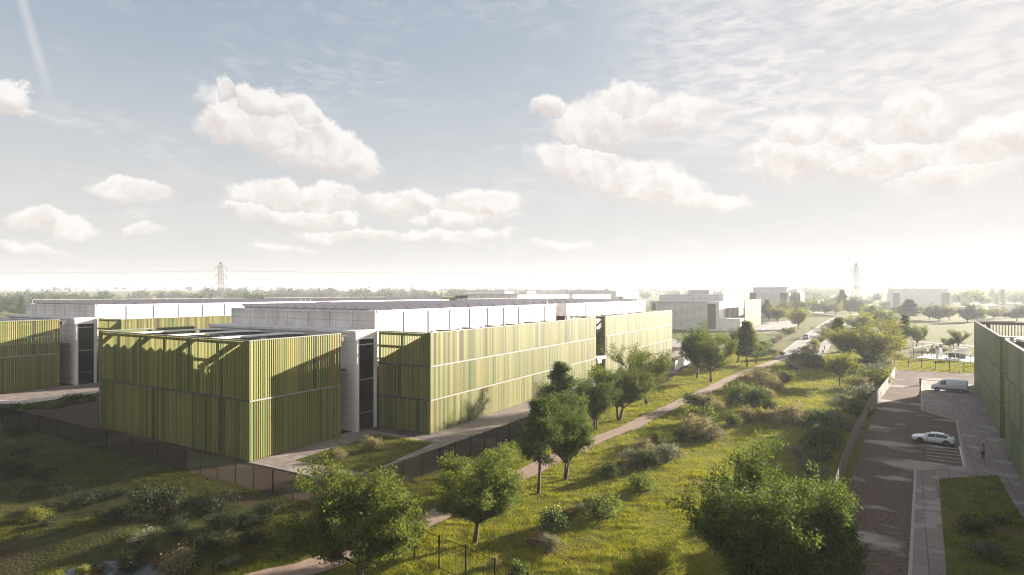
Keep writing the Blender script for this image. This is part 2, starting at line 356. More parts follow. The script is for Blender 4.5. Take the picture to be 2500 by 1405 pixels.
# car park beyond the main building and by the third building
sheet('car_park', [(-51, 191.5), (-40, 191.5), (-41, 240), (-60, 250), (-100, 250), (-100, 200), (-62, 196)], .03, m_asph, .04)
b = MB()
for k in range(5): b.slab((-46.5, 206 + k * 3.2), (-42, 206 + k * 3.2), .03, .038, .15)
b.slab((-46.6, 204), (-46.6, 224), .03, .039, .15)
tag(b.build('parking_marking', m_paint), kind='structure')
sheet('forecourt', [G(1815, 812), G(1880, 813), G(1925, 799), G(1945, 790), G(1935, 783), G(1880, 783), (-49, 398), (-49, 318)], .03, m_asph, .04)
b = MB()
for p, q in (((1858, 806), (1882, 797)), ((1908, 808), (1945, 793.5))): b.slab(G(*p), G(*q), .03, .35, .5)
tag(b.build('kerb', m_conc2), kind='structure')
b = MB(); b.add([(POND[0] + 9 * math.cos(t), POND[1] + 6 * math.sin(t), -.52) for t in np.linspace(0, 2 * math.pi, 33)[:-1]], None, [[0, i, i + 1] for i in range(1, 31)])
tag(b.build('pond', m_water), kind='structure')
# dark threshold at the end of the road
b = MB(); tp = [G(1894, 877), G(1905, 881), G(1917, 882.5), G(1930, 882)]
for a, c in zip(tp[:-1], tp[1:]): b.slab(a, c, 0, .22, .3)
tag(b.build('kerb', m_dkerb), kind='structure')

# ---------------------------------------------------------------- fin screens
PAL = [(.225, .265, .050), (.275, .300, .070), (.160, .205, .038), (.255, .255, .060), (.320, .310, .090), (.310, .330, .090), (.320, .265, .085), (.130, .115, .040), (.205, .215, .055), (.235, .285, .075), (.285, .310, .075)]
PW = [3, 3, 2.4, 3, 2, 2.6, 1.0, 1.3, 3, 2, 3]
def fin_colours(n, r, bright=1.0, pal=PAL, pw=PW):
    out = []; k = 0
    while k < n:
        run = r.randint(1, 5); pw = (pw * 2)[:len(pal)]; base = r.choices(pal, pw)[0]; alt = r.choices(pal, pw)[0]
        for j in range(run):
            c = alt if (r.random() < .22) else base; f = bright * r.uniform(.80, 1.14)
            out.append((c[0] * f * .76, c[1] * f * .70, c[2] * f * .70))
        k += run
    return out[:n]
def screen(root, a, b, z0, z1, tiers, out, pitch=.30, fw=.15, fd=.24, seed=1, corner=(True, True), bright=1.0, origin=(0, 0, 0), name='fin_screen', pal=PAL, lm=None):
    """vertical fins from a to b; out = outward normal (unit xy)"""
    r = random.Random(seed); L = math.hypot(b[0] - a[0], b[1] - a[1]); ux, uy = (b[0] - a[0]) / L, (b[1] - a[1]) / L
    hs = np.linspace(z0, z1, tiers + 1); n = int(L / pitch)
    for ti in range(tiers):
        m = MB(); cs = fin_colours(n, r, bright, pal)
        lo, hi = hs[ti] + (.12 if ti else .1), hs[ti + 1] - (.12 if ti < tiers - 1 else .06)
        for i in range(n):
            s = (i + .5) * L / n
            if (corner[0] and s < .55) or (corner[1] and s > L - .55): continue
            w_ = fw * .5 * r.uniform(.85, 1.2)
            p = (a[0] + ux * (s - w_), a[1] + uy * (s - w_)); q = (a[0] + ux * (s + w_), a[1] + uy * (s + w_))
            p2 = (p[0] - out[0] * fd, p[1] - out[1] * fd); q2 = (q[0] - out[0] * fd, q[1] - out[1] * fd)
            V = [(*p, lo), (*q, lo), (*q2, lo), (*p2, lo), (*p, hi), (*q, hi), (*q2, hi), (*p2, hi)]
            m.add(V, MB.BQ, None, cs[i])
        for e, on in ((0, corner[0]), (1, corner[1])):
            if on:
                sc = .0 if e == 0 else L
                s0, s1 = (0.0, .5) if e == 0 else (L - .5, L)
                p = (a[0] + ux * s0, a[1] + uy * s0); q = (a[0] + ux * s1, a[1] + uy * s1)
                m.add([(p[0], p[1], lo), (q[0], q[1], lo), (q[0] - out[0] * fd, q[1] - out[1] * fd, lo), (p[0] - out[0] * fd, p[1] - out[1] * fd, lo), (p[0], p[1], hi), (q[0], q[1], hi), (q[0] - out[0] * fd, q[1] - out[1] * fd, hi), (p[0] - out[0] * fd, p[1] - out[1] * fd, hi)], MB.BQ, None, tuple(x * bright for x in r.choice([(.16, .20, .05), (.26, .25, .09), (.12, .17, .04)])))
        m.build(name, m_fin, root, origin, vc=True)
    for ti in range(1, tiers):
        z = hs[ti]; led = MB()
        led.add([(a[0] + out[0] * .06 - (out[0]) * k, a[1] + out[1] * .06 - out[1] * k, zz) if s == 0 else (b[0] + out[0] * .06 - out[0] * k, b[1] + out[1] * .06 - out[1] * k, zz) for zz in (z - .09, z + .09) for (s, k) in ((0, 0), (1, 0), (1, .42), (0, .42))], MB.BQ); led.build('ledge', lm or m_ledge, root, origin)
    led = MB(); led.add([(q[0] + out[0] * .03 - out[0] * k, q[1] + out[1] * .03 - out[1] * k, zz) for zz in (z1 - .055, z1 + .03) for (q, k) in ((a, 0), (b, 0), (b, .36), (a, .36))], MB.BQ)
    led.build('coping', m_ledge, root, origin)
def frame_behind(m, a, b, inn, z0, z1, every, diag=(), w=.45):
    L = math.hypot(b[0] - a[0], b[1] - a[1]); ux, uy = (b[0] - a[0]) / L, (b[1] - a[1]) / L
    A = lambda s, k: (a[0] + ux * s + inn[0] * k, a[1] + uy * s + inn[1] * k)
    n = max(1, round(L / every)); d = L / n
    m.slab(A(0.1, .55), A(L - .1, .55), z1 - .42, z1 - .12, .25)
    m.slab(A(0.1, .55), A(L - .1, .55), z0 + (z1 - z0) * .5 - .2, z0 + (z1 - z0) * .5 + .2, .25)
    for i in range(n + 1):
        s = min(max(i * d, .4), L - .4)
        m.slab(A(s - w / 2, .82), A(s + w / 2, .82), z0, z1 - .1, .25)
        if i in diag:
            p = A(s, .85); q = A(s - d * .95, .85)
            m.bar((*p, z1 - .4), (*q, z1 - 4.4), .24)

# ---------------------------------------------------------------- building module
def panel_wall(m, mj, a, b, z0, z1, out, bay, rib=.3, rows=2, proud=.12):
    """frame-and-panel wall from a to b: recessed panels between posts and rails"""
    L = math.hypot(b[0] - a[0], b[1] - a[1]); ux, uy = (b[0] - a[0]) / L, (b[1] - a[1]) / L; n = max(1, round(L / bay)); d = L / n
    def bx(mm, s0, s1, za, zb, p):
        mm.add([(a[0] + ux * s + out[0] * (p if k < 2 else -.25), a[1] + uy * s + out[1] * (p if k < 2 else -.25), z) for z in (za, zb) for k, s in enumerate((s0, s1, s1, s0))], MB.BQ)
    bx(m, 0, L, z1 - .38, z1, proud + .002); bx(m, 0, L, z0, z0 + .3, proud + .002)
    for i in range(n + 1):
        s = min(max(i * d, rib / 2), L - rib / 2); bx(m, s - rib / 2, s + rib / 2, z0 + .3, z1 - .38, proud)
    h = (z1 - .38 - z0 - .3) / rows
    for i in range(n):
        for r_ in range(rows):
            bx(m, i * d + rib / 2 + .03, (i + 1) * d - rib / 2 - .03, z0 + .3 + r_ * h + .025, z0 + .3 + (r_ + 1) * h - .025, -.06)
    mj.add([(a[0] + ux * s - out[0] * k, a[1] + uy * s - out[1] * k, z) for z in (z0 + .05, z1 - .05) for s, k in ((.05, .1), (L - .05, .1), (L - .05, .3), (.05, .3))], MB.BQ)
def white_side(m, mj, X, y0, y1, z0, z1, bay):
    """pale metal clad flank facing +X with standing joints"""
    m.box(X - .3, y0, z0, X, y1, z1 - .32); m.box(X - .3, y0, z1 - .32, X + .1, y1, z1)
    n = round((y1 - y0) / bay); d = (y1 - y0) / n
    for i in range(1, n): mj.box(X, y0 + i * d - .035, z0, X + .14, y0 + i * d + .035, z1 - .33)
    for i in range(n):
        mj.box(X, y0 + (i + .5) * d - .012, z0, X + .012, y0 + (i + .5) * d + .012, z1 - .33)
def pv_rows(root, x0, x1, y0, y1, z, O, pitch=2.3, chord=1.65, seg=4.4):
    n = int((x1 - x0) / pitch); a = R(27); dx = chord * math.cos(a) / 2; dz = chord * math.sin(a) / 2
    for i in range(n):
        x = x0 + (i + .5) * (x1 - x0) / n; m = MB(); y = y0
        while y < y1 - 1:
            e = min(y + seg, y1)
            m.add([(x - dx, y, z + .45 + dz), (x + dx, y, z + .45 - dz), (x + dx, e - .8, z + .45 - dz), (x - dx, e - .8, z + .45 + dz), (x - dx, y, z + .51 + dz), (x + dx, y, z + .51 - dz), (x + dx, e - .8, z + .51 - dz), (x - dx, e - .8, z + .51 + dz)], MB.BQ)
            y += seg
        m.build('solar_panel_row', m_pv, root, O)
        if i % 1 == 0:
            m = MB()
            yy = y0
            while yy < y1 - 1:
                for q in (.4, seg - .8):
                    m.box(x - dx + .1, yy + q, z, x - dx + .2, yy + q + .1, z + .4 + dz)
                yy += seg
            m.build('panel_support', m_whitesteel, root, O)
def data_building(label, cat_label_group, O=(-96., 43., 0.), seed=1, detail=True):
    root = empty('industrial_building', O); tag(root, label, 'building', cat_label_group)
    x0, x1, xs = -96.2, -61.0, -51.0
    # front screened plant yard
    screen(root, (x0, 43), (x1, 43), .1, 14.4, 2, (0, -1), seed=seed, origin=O, fw=.12, fd=.28, lm=m_dark)  # front ledge given a darker colour to stand for shade
    screen(root, (x1, 43), (x1, 57.2), .1, 14.4, 2, (1, 0), seed=seed + 1, origin=O, corner=(True, False))
    screen(root, (x0, 57.2), (x0, 43), .1, 14.4, 2, (-1, 0), seed=seed + 2, origin=O)
    m = MB(); frame_behind(m, (x0, 43), (x1, 43), (0, 1), 0, 14.4, 5.9, (2, 4), .5); frame_behind(m, (x1, 43), (x1, 57.2), (-1, 0), 0, 14.4, 7.1, (), .35); frame_behind(m, (x0, 57.2), (x0, 43), (1, 0), 0, 14.4, 7.1, (), .35)
    m.build('screen_frame', m_fin_frame, root, O)
    # solid plinth wall behind the lower fins and floor
    m = MB(); m.box(x0 + 1.2, 44.3, 0, x1 - 1.3, 44.5, 9.6); m.box(x1 - 1.5, 44.6, 0, x1 - 1.3, 57, 9.4); m.box(x0 + 1.2, 44.6, 8.9, x1 - 1.6, 59.7, 9.1)
    m.build('plant_deck', m_solid, root, O)
    # roof gantries of the yard
    for k, gx_ in enumerate((-92.5, -82.6, -72.4, -63.6)):
        m = MB(); w_ = 1.5
        m.box(gx_ - w_ / 2, 43.6, 13.95, gx_ + w_ / 2, 56.3, 14.12)
        m.add([(gx_ - w_ / 2, 56.3, 13.95), (gx_ + w_ / 2, 56.3, 13.95), (gx_ + w_ / 2 + 1.4, 58.6, 13.95), (gx_ + w_ / 2 + 1.0, 58.6, 13.95), (gx_ - w_ / 2, 56.3, 14.12), (gx_ + w_ / 2, 56.3, 14.12), (gx_ + w_ / 2 + 1.4, 58.6, 14.12), (gx_ + w_ / 2 + 1.0, 58.6, 14.12)], MB.BQ)
        g_ = m.build('roof_gantry', m_whitesteel, root, O)
        for yy in (48, 53):
            m = MB()
            for s in (-1, 1): m.bar((gx_, yy, 12.4), (gx_ + s * 1.3, yy + .6, 13.94), .09)
            m.bar((gx_, yy, 9.1), (gx_, yy, 12.5), .14); m.build('brace', m_brown, g_, O)
        if gx_ < -64:
            dn = 2.4 if gx_ > -75 else 0.0; ys = 46.8
            m = MB(); m.box(gx_ + 2.6, ys + .2, 9.1, gx_ + 8.2, 57.5, 11.6 - dn * .6); m.box(gx_ + 2.4, ys, 12.7 - dn, gx_ + 8.4, 57.7, 13.0 - dn)
            m.build('cooling_unit', m_conc2, root, O)
            m = MB()
            for q in range(5 if not dn else 1): m.box(gx_ + 2.55, ys + .15, 11.65 + q * .2 - dn * .55, gx_ + 8.25, 57.55, 11.72 + q * .2 - dn * .55)
            m.build('louvre', m_whitesteel, root, O)
            for q in range(3):
                m = MB(); cx, cyy = gx_ + 5.4, 48 + q * 3.6
                m.bar((cx, cyy, 13.0 - dn), (cx, cyy, 13.35 - dn), .75, n=12); m.build('fan', m_brown, root, O)
    m = MB(); m.box(x0 + .7, 57.9, 13.2, x1 - .7, 58.3, 13.9); m.build('roof_beam', m_dark, root, O); m = MB(); m.box(x0 + .7, 50.6, 13.35, x1 - 1.0, 50.8, 13.75); m.build('roof_beam', m_dark, root, O)
    # gable block with the glazed slot
    m = MB(); mj = MB()
    m.box(x0, 60.3, .1, x1 - .3, 64, 14.2); mj.box(x0 + .1, 60.25, .12, x1 - .6, 60.297, 14.1); mj.build('panel_joint', m_joint, root, O)
    m.box(x0 - .1, 59.8, 14.2, x1 + .12, 64.4, 14.62)
    for r_ in range(12):
        z_ = .15 + r_ * 1.165
        for c_ in range(7): m.box(x0 + .05 + c_ * 5.0, 60.03, z_, x0 + c_ * 5.0 + 4.95, 60.28, z_ + 1.11)
    m.box(x1 - .55, 59.9, .1, x1 + .06, 60.55, 14.2); m.box(x1 - .3, 63.6, .1, x1 + .06, 64.1, 14.2); m.box(x1 - .3, 60.55, 13.3, x1 + .05, 63.6, 14.2)
    m.build('gable_wall', m_conc, root, O)
    m = MB(); m.box(x1 - .28, 60.56, .12, x1 - .12, 63.59, 13.29); gl = m.build('window', m_glass, root, O)
    for z_ in (12.45, 7.4, 2.6):
        m = MB(); m.box(x1 - .12, 60.56, z_, x1 - .02, 63.59, z_ + (.13 if z_ > 3 else .05)); m.build('mullion', m_mull, gl, O)
    # screened flanks
    for (ya, yb) in ((64.3, 125.4), (131.4, 191.5)):
        screen(root, (x1 + .2 if ya < 100 else x1 + 2, ya), (xs, ya), .1, 14.4, 3, (0, -1), seed=seed + 11 + int(ya), origin=O, corner=(False, True), fw=.12, fd=.28, lm=m_dark)  # ledges facing the front coloured dark for the shade on that side
        screen(root, (xs, ya), (xs, yb), .1, 14.4, 3, (1, 0), seed=seed + 12 + int(ya), origin=O, fw=.18, bright=.84)
        screen(root, (xs, yb), (x1 + 2, yb), .1, 14.4, 3, (0, 1), seed=seed + 13 + int(ya), origin=O, corner=(True, False), pitch=.45)
        m = MB(); frame_behind(m, (xs, ya), (xs, yb), (-1, 0), 0, 14.4, 7.6, (), .35); frame_behind(m, (x1 + .3, ya), (xs, ya), (0, 1), 0, 14.4, 4.8, (2,), .4); m.build('screen_frame', m_fin_frame, root, O)
        m = MB(); m.box(xs - 1.5, ya + 1.5, 0, xs - 1.3, yb - 1.5, 9.5); m.box(x1 + .2, ya + 1.4, 9.3, xs - 1.6, yb - 1.5, 9.5); m.box(x1 + 1.3, ya + 1.2, 0, xs - 1.6, ya + 1.35, 10.4); m.build('plant_deck', m_solid, root, O)
        k = ya + 6
        while k < yb - 4:
            m = MB(); m.box(x1 + .3, k, 13.5, xs - .6, k + .25, 13.85); m.build('roof_beam', m_brown, root, O); k += 7.6
    # link between the two screens
    m = MB(); m.box(xs - 3.6, 125.6, 0, xs - 3.3, 131.2, 14.1); m.build('plant_deck', m_solid, root, O)
    m = MB(); m.box(xs - 3.2, 125.6, 4.4, xs + .3, 131.2, 5.0); m.box(xs - 3.2, 126.2, 3.6, xs + .25, 128.4, 4.4); m.build('canopy', m_whitesteel, root, O)
    m = MB(); m.box(xs - 3.3, 125.7, .1, xs - 2.9, 129.3, 4.3); m.build('entrance_wall', m_conc2, root, O)
    m = MB(); m.box(xs - 3.0, 129.4, .1, xs - 2.95, 131.0, 3.6); m.build('door', m_dark, root, O)
    screen(root, (xs - 2.6, 125.6), (xs - 2.6, 131.2), 5.1, 14.4, 2, (1, 0), seed=seed + 40, pitch=.45, origin=O, corner=(False, False), pal=[(.12, .09, .05), (.2, .15, .08)] * 6)
    # upper halls
    xh = -95.6
    for (ya, yb) in ((63.9, 125.0), (131.0, 194.5)):
        m = MB(); mj = MB(); panel_wall(m, mj, (xh, ya), (x1, ya), 14.3, 17.4, (0, -1), 5.0); m.box(xh, ya + .3, 9.0, xh + .3, yb, 17.4); m.box(xh, yb - .3, 9, x1, yb, 17.4)
        m.build('hall_wall', m_conc, root, O); mj.build('panel_joint', m_joint, root, O)
        m = MB(); mj = MB(); white_side(m, mj, x1, ya + .26, yb, 9.0, 17.4, 6.0); m.build('cladding', m_white, root, O); mj.build('joint', m_joint, root, O)
        m = MB(); m.box(xh + .31, ya + .31, 16.9, x1 - .31, yb - .31, 17.1); m.build('roof', m_roof, root, O)
        pv_rows(root, xh + 1.5, x1 - .8, ya + .5, yb - 1.5, 17.22, O)
        m = MB()
        for e in (xh + .4,):
            m.bar((e, ya + 1, 18.3), (e, yb - 1, 18.3), .03); k = ya + 1
            while k < yb: m.bar((e, k, 17.3), (e, k, 18.3), .03); k += 3
        m.build('guard_rail', m_whitesteel, root, O)
    m = MB(); mj = MB(); m.box(xh + 3, 125.05, 9, x1 - 3.5, 130.95, 16.4)
    for q in range(6): m.box(x1 - 3.5, 125.1, 10 + q * 1.1, x1 - 3.44, 130.9, 11.06 + q * 1.1)
    m.build('link_wall', m_conc2, root, O)
    return root
m_fin_frame = mat('green_frame', (.10, .13, .035), None, rough=.6)
GRP = 'green finned halls of the campus'
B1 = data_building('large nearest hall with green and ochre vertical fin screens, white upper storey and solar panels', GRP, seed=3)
def place(src, dx, dy, dz, label):
    c = copy_tree(src); c.location = (src.location[0] + dx, src.location[1] + dy, dz); c['label'] = label; return c
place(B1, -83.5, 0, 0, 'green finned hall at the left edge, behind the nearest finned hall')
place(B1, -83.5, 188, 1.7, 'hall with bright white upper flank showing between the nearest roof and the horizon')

# third building: pale panelled gable, dark doors, green flank
def third():
    O = (-80, 319, 0); r = empty('industrial_building', O); tag(r, 'pale gridded gable building with tall dark door and short green finned flank', 'building', GRP)
    m = MB(); m.box(-97.5, 319.3, 0, -62, 335, 15.0); m.box(-97.5, 318.8, 15.0, -59.6, 335.3, 15.5)
    for c_ in range(8):
        for r_ in range(24):
            xx = -93.2 + c_ * 3.35; zz = .4 + r_ * .6
            m.box(xx, 319.03, zz, xx + 3.2, 319.3, zz + .47)
    mj = MB(); mj.box(-93.3, 319.24, .2, -66.9, 319.29, 14.9); mj.build('panel_joint', m_joint, r, O)
    m.box(-97.5, 318.9, 0, -96, 319.3, 15); m.box(-94.2, 318.9, 0, -93.3, 319.3, 15); m.box(-66.9, 318.85, 0, -66.2, 319.3, 15); m.box(-61.9, 318.85, 0, -60.1, 335, 15); m.box(-66.2, 318.85, 14.2, -61.9, 319.3, 15)
    m.build('gable_wall', m_conc2, r, O)
    m = MB(); m.box(-66.15, 319.0, .9, -61.95, 319.32, 14.15); d = m.build('door', m_door, r, O)
    m = MB(); m.box(-95.95, 319.0, 0, -94.25, 319.32, 14.2); m.build('door', m_door, r, O)
    m = MB(); m.box(-60.1, 319.6, 0, -49.8, 331, 6.2); m.box(-60.1, 319.4, 6.2, -49.5, 331.2, 6.6); m.build('annexe', m_white, r, O)
    m = MB(); mj = MB(); panel_wall(m, mj, (-95.5, 331), (-60, 331), 15.0, 19.0, (0, -1), 4.6); m.box(-95.5, 331.3, 10, -95.2, 398, 19); m.build('hall_wall', m_conc, r, O); mj.build('panel_joint', m_joint, r, O)
    m = MB(); mj = MB(); white_side(m, mj, -60, 331.3, 398, 6, 19.0, 4.5); m.build('cladding', m_white, r, O); mj.build('joint', m_joint, r, O)
    m = MB(); m.box(-95.1, 331.4, 18.4, -60.4, 397.9, 18.7); m.build('roof', m_roof, r, O)
    pv_rows(r, -94, -61, 333, 396, 18.7, O, seg=8)
    m = MB(); m.box(-84, 352, 18.7, -72, 360, 21.8); m.build('roof_plant', m_white, r, O)
    screen(r, (-49.5, 334), (-49.5, 398), .1, 16.2, 3, (1, 0), pitch=.6, fw=.32, seed=91, origin=O, bright=.72)
    screen(r, (-59.5, 334), (-49.5, 334), 6.4, 11.6, 1, (0, -1), pitch=.6, fw=.25, seed=92, origin=O, corner=(False, False), pal=[(.14, .11, .06), (.22, .17, .09)] * 6)
    m = MB(); m.box(-59.8, 334.1, 11.7, -49.8, 334.5, 12.1); m.build('roof_beam', m_dark, r, O)
third()
def far_hall(label, X0, X1, Y0, Y1, h, doors=(), green=None, white=None, O=None):
    O = (X0, Y0, 0); r = empty('industrial_building', O); tag(r, label, 'building', 'distant pale halls')
    m = MB(); m.box(X0, Y0, 0, X1, Y1, h * .82); n = 8
    for i in range(n):
        w_ = (X1 - X0) / n
        for k in range(5): m.box(X0 + i * w_ + .1, Y0 - .2, h * .165 * k + .3, X0 + (i + 1) * w_ - .1, Y0, h * .165 * (k + 1))
    m.build('gable_wall', m_conc2, r, O)
    m = MB(); m.box(X0 + 2, Y0 + 6, h * .82, X1 - 2, Y1 - 2, h); m.box(X0 + 1.6, Y0 + 5.6, h * .98, X1 - 1.6, Y1 - 1.6, h + .15); m.build('upper_hall', m_conc, r, O)
    for (a, b_) in doors:
        m = MB(); m.box(a, Y0 - .5, .5, b_, Y0 - .1, h * .8); m.build('door', m_door, r, O)
    if white:
        m = MB(); m.box(*white); m.build('white_block', m_white, r, O)
    if green:
        screen(r, green[0], green[1], .1, green[2], 3, (1, 0), pitch=.9, fw=.6, seed=5, origin=O, corner=(False, False)); screen(r, (green[0][0] - 8, green[0][1]), green[0], .1, green[2], 3, (0, -1), pitch=.9, fw=.6, seed=6, origin=O, corner=(False, False))
    return r
far_hall('hazy pale hall beyond the gridded gable building, two dark doors on its front', -76.5, -45, 540, 640, 25, ((-76, -71), (-52, -47)), ((-37, 545), (-37, 592), 21), (-44.9, 560, 0, -40, 600, 24))
far_hall('faint hazy hall right of the right-hand pylon with three dark doors', 45, 108, 900, 1010, 25, ((47, 54), (98, 106)), ((130, 925), (130, 1000), 21))
r = far_hall('long low grey hall on the skyline behind the white roofs', -428, -228, 602, 700, 23, (), ((-216, 610), (-216, 660), 18), (-227.9, 603, 0, -221, 668, 22.5))
for q0, q1 in ((-365, -338), (-318, -309)): m = MB(); m.box(q0, 560, 0, q1, 580, 21.5); m.build('white_block', m_white, r, (-428, 602, 0))
sb = empty('plant_block', (-192, 252, 0)); tag(sb, 'small block of green fins with dark end wall left of the far white hall', 'building')
screen(sb, (-193, 250), (-181, 250), .1, 18.2, 2, (0, -1), seed=55, origin=(-192, 252, 0), pitch=.45); m = MB(); m.box(-180.9, 249.6, 0, -175.5, 262, 18.6); m.build('dark_wall', m_dark, sb, (-192, 252, 0)); m = MB(); m.box(-193, 250.4, 0, -181, 262, 17.8); m.build('backing_wall', m_conc, sb, (-192, 252, 0))
for k, (px, py, w, dd) in enumerate(((1460, 709, 26, 700), (1650, 716, 30, 700), (1690, 718, 24, 800), (1745, 717, 40, 900), (2100, 745, 30, 1010), (2330, 757, 40, 640), (2445, 757, 44, 660))):
    x, y = POL(px, dd); hh = {0: 22, 1: 21, 2: 21, 3: 20.5}.get(k, 4.5)
    r = empty('shed', (x, y, Hs(x, y))); m = MB(); ww = w * dd / F / 2
    m.box(-ww, -8, -2, ww, 8, hh); m.build('wall', m_white, r); m = MB(); m.box(-ww - .5, -8.5, hh, ww + .5, 8.5, hh + .6); m.build('roof', m_roof, r)
    tag(r, ['white roof block on the skyline behind the nearest hall roof', 'white box above the gridded gable roof, left one', 'small white shed behind the gridded gable roof', 'wide white shed on the skyline behind the third building', 'low white shed left of the faint right-hand hall', 'low white shed behind the trees right of the faint hall', 'low white shed at the far right behind the hazy trees'][k], 'shed')

# ---------------------------------------------------------------- right-hand building (turned about 5.4 degrees)
def right_building():
    O = (22.9, 158.3, 0); r = empty('industrial_building', O); tag(r, 'muted green finned building cut off by the right edge beside the service yard', 'building', GRP)
    a = R(5.4); dx, dy = -math.sin(a), -math.cos(a); nx, ny = math.cos(a), -math.sin(a)    # along toward the camera; inward
    W = lambda s, k: (22.9 + dx * s + nx * k, 158.3 + dy * s + ny * k)
    out = (-nx, -ny); pal = [(.24, .35, .17), (.27, .38, .18), (.25, .32, .16), (.27, .29, .14), (.31, .36, .19), (.17, .25, .12), (.23, .31, .17), (.29, .30, .17), (.20, .30, .15), (.25, .31, .14), (.26, .34, .17)]
    for (s0, s1, sd) in ((0, 56.6, 70), (63, 118, 80)):
        screen(r, W(s0, 0), W(s1, 0), .1, 14.0, 3, out, seed=sd, origin=O, pal=pal, pitch=.62, fw=.40, fd=.3, lm=m_brown)
        screen(r, W(s1, 0), W(s1, 1.6), .1, 14.0, 3, (dx, dy), seed=sd + 1, origin=O, pal=pal, corner=(True, False), pitch=.62, fw=.4)
        screen(r, W(s0, .4), W(s0, 40), .1, 14.0, 3, (-dx, -dy), seed=sd + 2, origin=O, corner=(False, False), pal=pal, pitch=.5)
        m = MB(); m.slab(W(s0 + .5, .55), W(s1 - .5, .55), 0, 13.6, .12, 0); m.build('backing_wall', m_solid, r, O)
        m = MB()
        for k in range(6): m.slab(W(s0 + .55, 2 + k * 7), W(s0 + .55, 2.7 + k * 7), 0, 13.8, .35)
        m.slab(W(s0 + .6, .5), W(s0 + .6, 40), 13.3, 13.85, .35); m.bar((*W(s0 + .8, 16), 13.5), (*W(s0 + .8, 19), 9.5), .15)
        m.build('screen_frame', m_brown, r, O)
        m = MB()
        for k in range(5):
            if s0 == 0: m.slab(W(s1 - 8 - k * 6.5, 1.2), W(s1 - 8 - k * 6.5, 40), 11.9, 12.15, 2.6)
        if s0 == 0: m.build('roof_panel', m_whitesteel, r, O)
        m = MB(); m.slab(W((s0 + s1) / 2, 1.2), W((s0 + s1) / 2, 40), 9.0, 9.3, s1 - s0 - 2.5); m.build('roof', m_roof, r, O)
    m = MB(); m.slab(W(59.8, 1.5), W(59.8, 38), 0, 13.4, 5.5); m.build('link_wall', m_conc, r, O)
    m = MB()
    for k in range(22): m.slab(W(57.0, 1.6 + k * .9), W(57.0, 2.1 + k * .9), 12.4, 13.8, .2)
    m.build('parapet_rail', m_brown, r, O)
    m = MB(); m.box(25.6, 100, 9, 45, 140, 9.4)
    m = MB(); m.slab(W(-12, 22), W(-12, 40), 0, 14.6, .4); m.build('rear_screen', m_fin_frame, r, O)
right_building()

# ---------------------------------------------------------------- fences
def bays(pts, every=None):
    return list(zip(pts[:-1], pts[1:]))
def weld_fence(label, pts, h=2.4, post=.09, bar=.016, gap=.075, m_=None, solid=False, name='mesh_fence', fade=False, slat=None):
    m_ = m_ or m_fence; O = (pts[0][0], pts[0][1], 0); r = empty(name, O); tag(r, label, 'fence')
    for (x, y) in pts:
        m = MB(); z = Hs(x, y) - .1; m.box(x - post / 2, y - post / 2, z, x + post / 2, y + post / 2, z + h + .15); m.build('post', m_ if m_ is not m_pal else m_pal, r, O)
    for a, c in bays(pts):
        m = MB(); L = math.hypot(c[0] - a[0], c[1] - a[1]); za, zc = Hs(*a), Hs(*c); n = max(2, int(L / gap))
        for i in range(n):
            t = (i + .5) / n; x, y = a[0] + (c[0] - a[0]) * t, a[1] + (c[1] - a[1]) * t; z = za + (zc - za) * t
            ux, uy = (c[0] - a[0]) / L * bar / 2, (c[1] - a[1]) / L * bar / 2
            w = slat or .012
            m.slab((x - ux, y - uy), (x + ux, y + uy), z + .05, z + h, w)
        for z_ in ((.12, h - .06) if not solid else (.3, h - .3)):
            m.slab(a, c, z_ - .015, z_ + .015, .02 if not solid else .04, .02, za=za, zb=zc)
        m.build('mesh_panel' if not solid else 'slat_panel', m_, r, O)
    return r
weld_fence('dark green weldmesh fence curving round the nearest finned hall', SITE_FENCE[:29])
weld_fence('far run of dark green mesh fence beyond the slim trees', SITE_FENCE[28:], bar=.03, gap=.12)
fg = [G(960, 1273, 2.4), G(1012, 1287, 2.4), G(1072, 1309, 2.4), G(1137, 1335, 2.4), G(1208, 1364, 2.4), G(1288, 1397, 2.4), G(1375, 1433, 2.4)]
weld_fence('thin dark post and wire fence across the bottom of the meadow', fg, bar=.01, gap=.6)
weld_fence('tall brownish slatted fence between the meadow and the service yard', RF[1:], h=2.4, m_=m_pal, solid=True, bar=.10, gap=.145, name='slat_fence', slat=.03)
rows = [('nearest mesh fence between the service yard and the grass enclosure', [(2183, 893), (2218, 896.5), (2250, 900), (2284, 903.5), (2318, 906.5), (2353, 909.5), (2400, 914)]),
        ('mesh fence along the near side of the concrete equipment pad', [(2196, 873), (2224, 875), (2251, 877), (2280, 879.5), (2310, 882), (2339, 884.5), (2370, 887), (2420, 891)]),
        ('far mesh fence of the grass enclosure beside the service road', [(2205, 848), (2229, 850), (2253, 852.5), (2278, 855), (2302, 857.5), (2328, 860), (2353, 862.5), (2420, 869)])]
for lab, pp in rows: weld_fence(lab, [G(*p) for p in pp], h=2.3, bar=.012, gap=.3, post=.13)
# low concrete wall by the car park
b = MB(); wp = [(-39.2, 150), (-39.8, 165), (-40.5, 180), (-42, 196)]
for a, c in zip(wp[:-1], wp[1:]): b.slab(a, c, 0, 2.4, .25)
tag(b.build('boundary_wall', m_conc2), 'pale boundary wall striped with tree shadows beside the car park', 'wall')

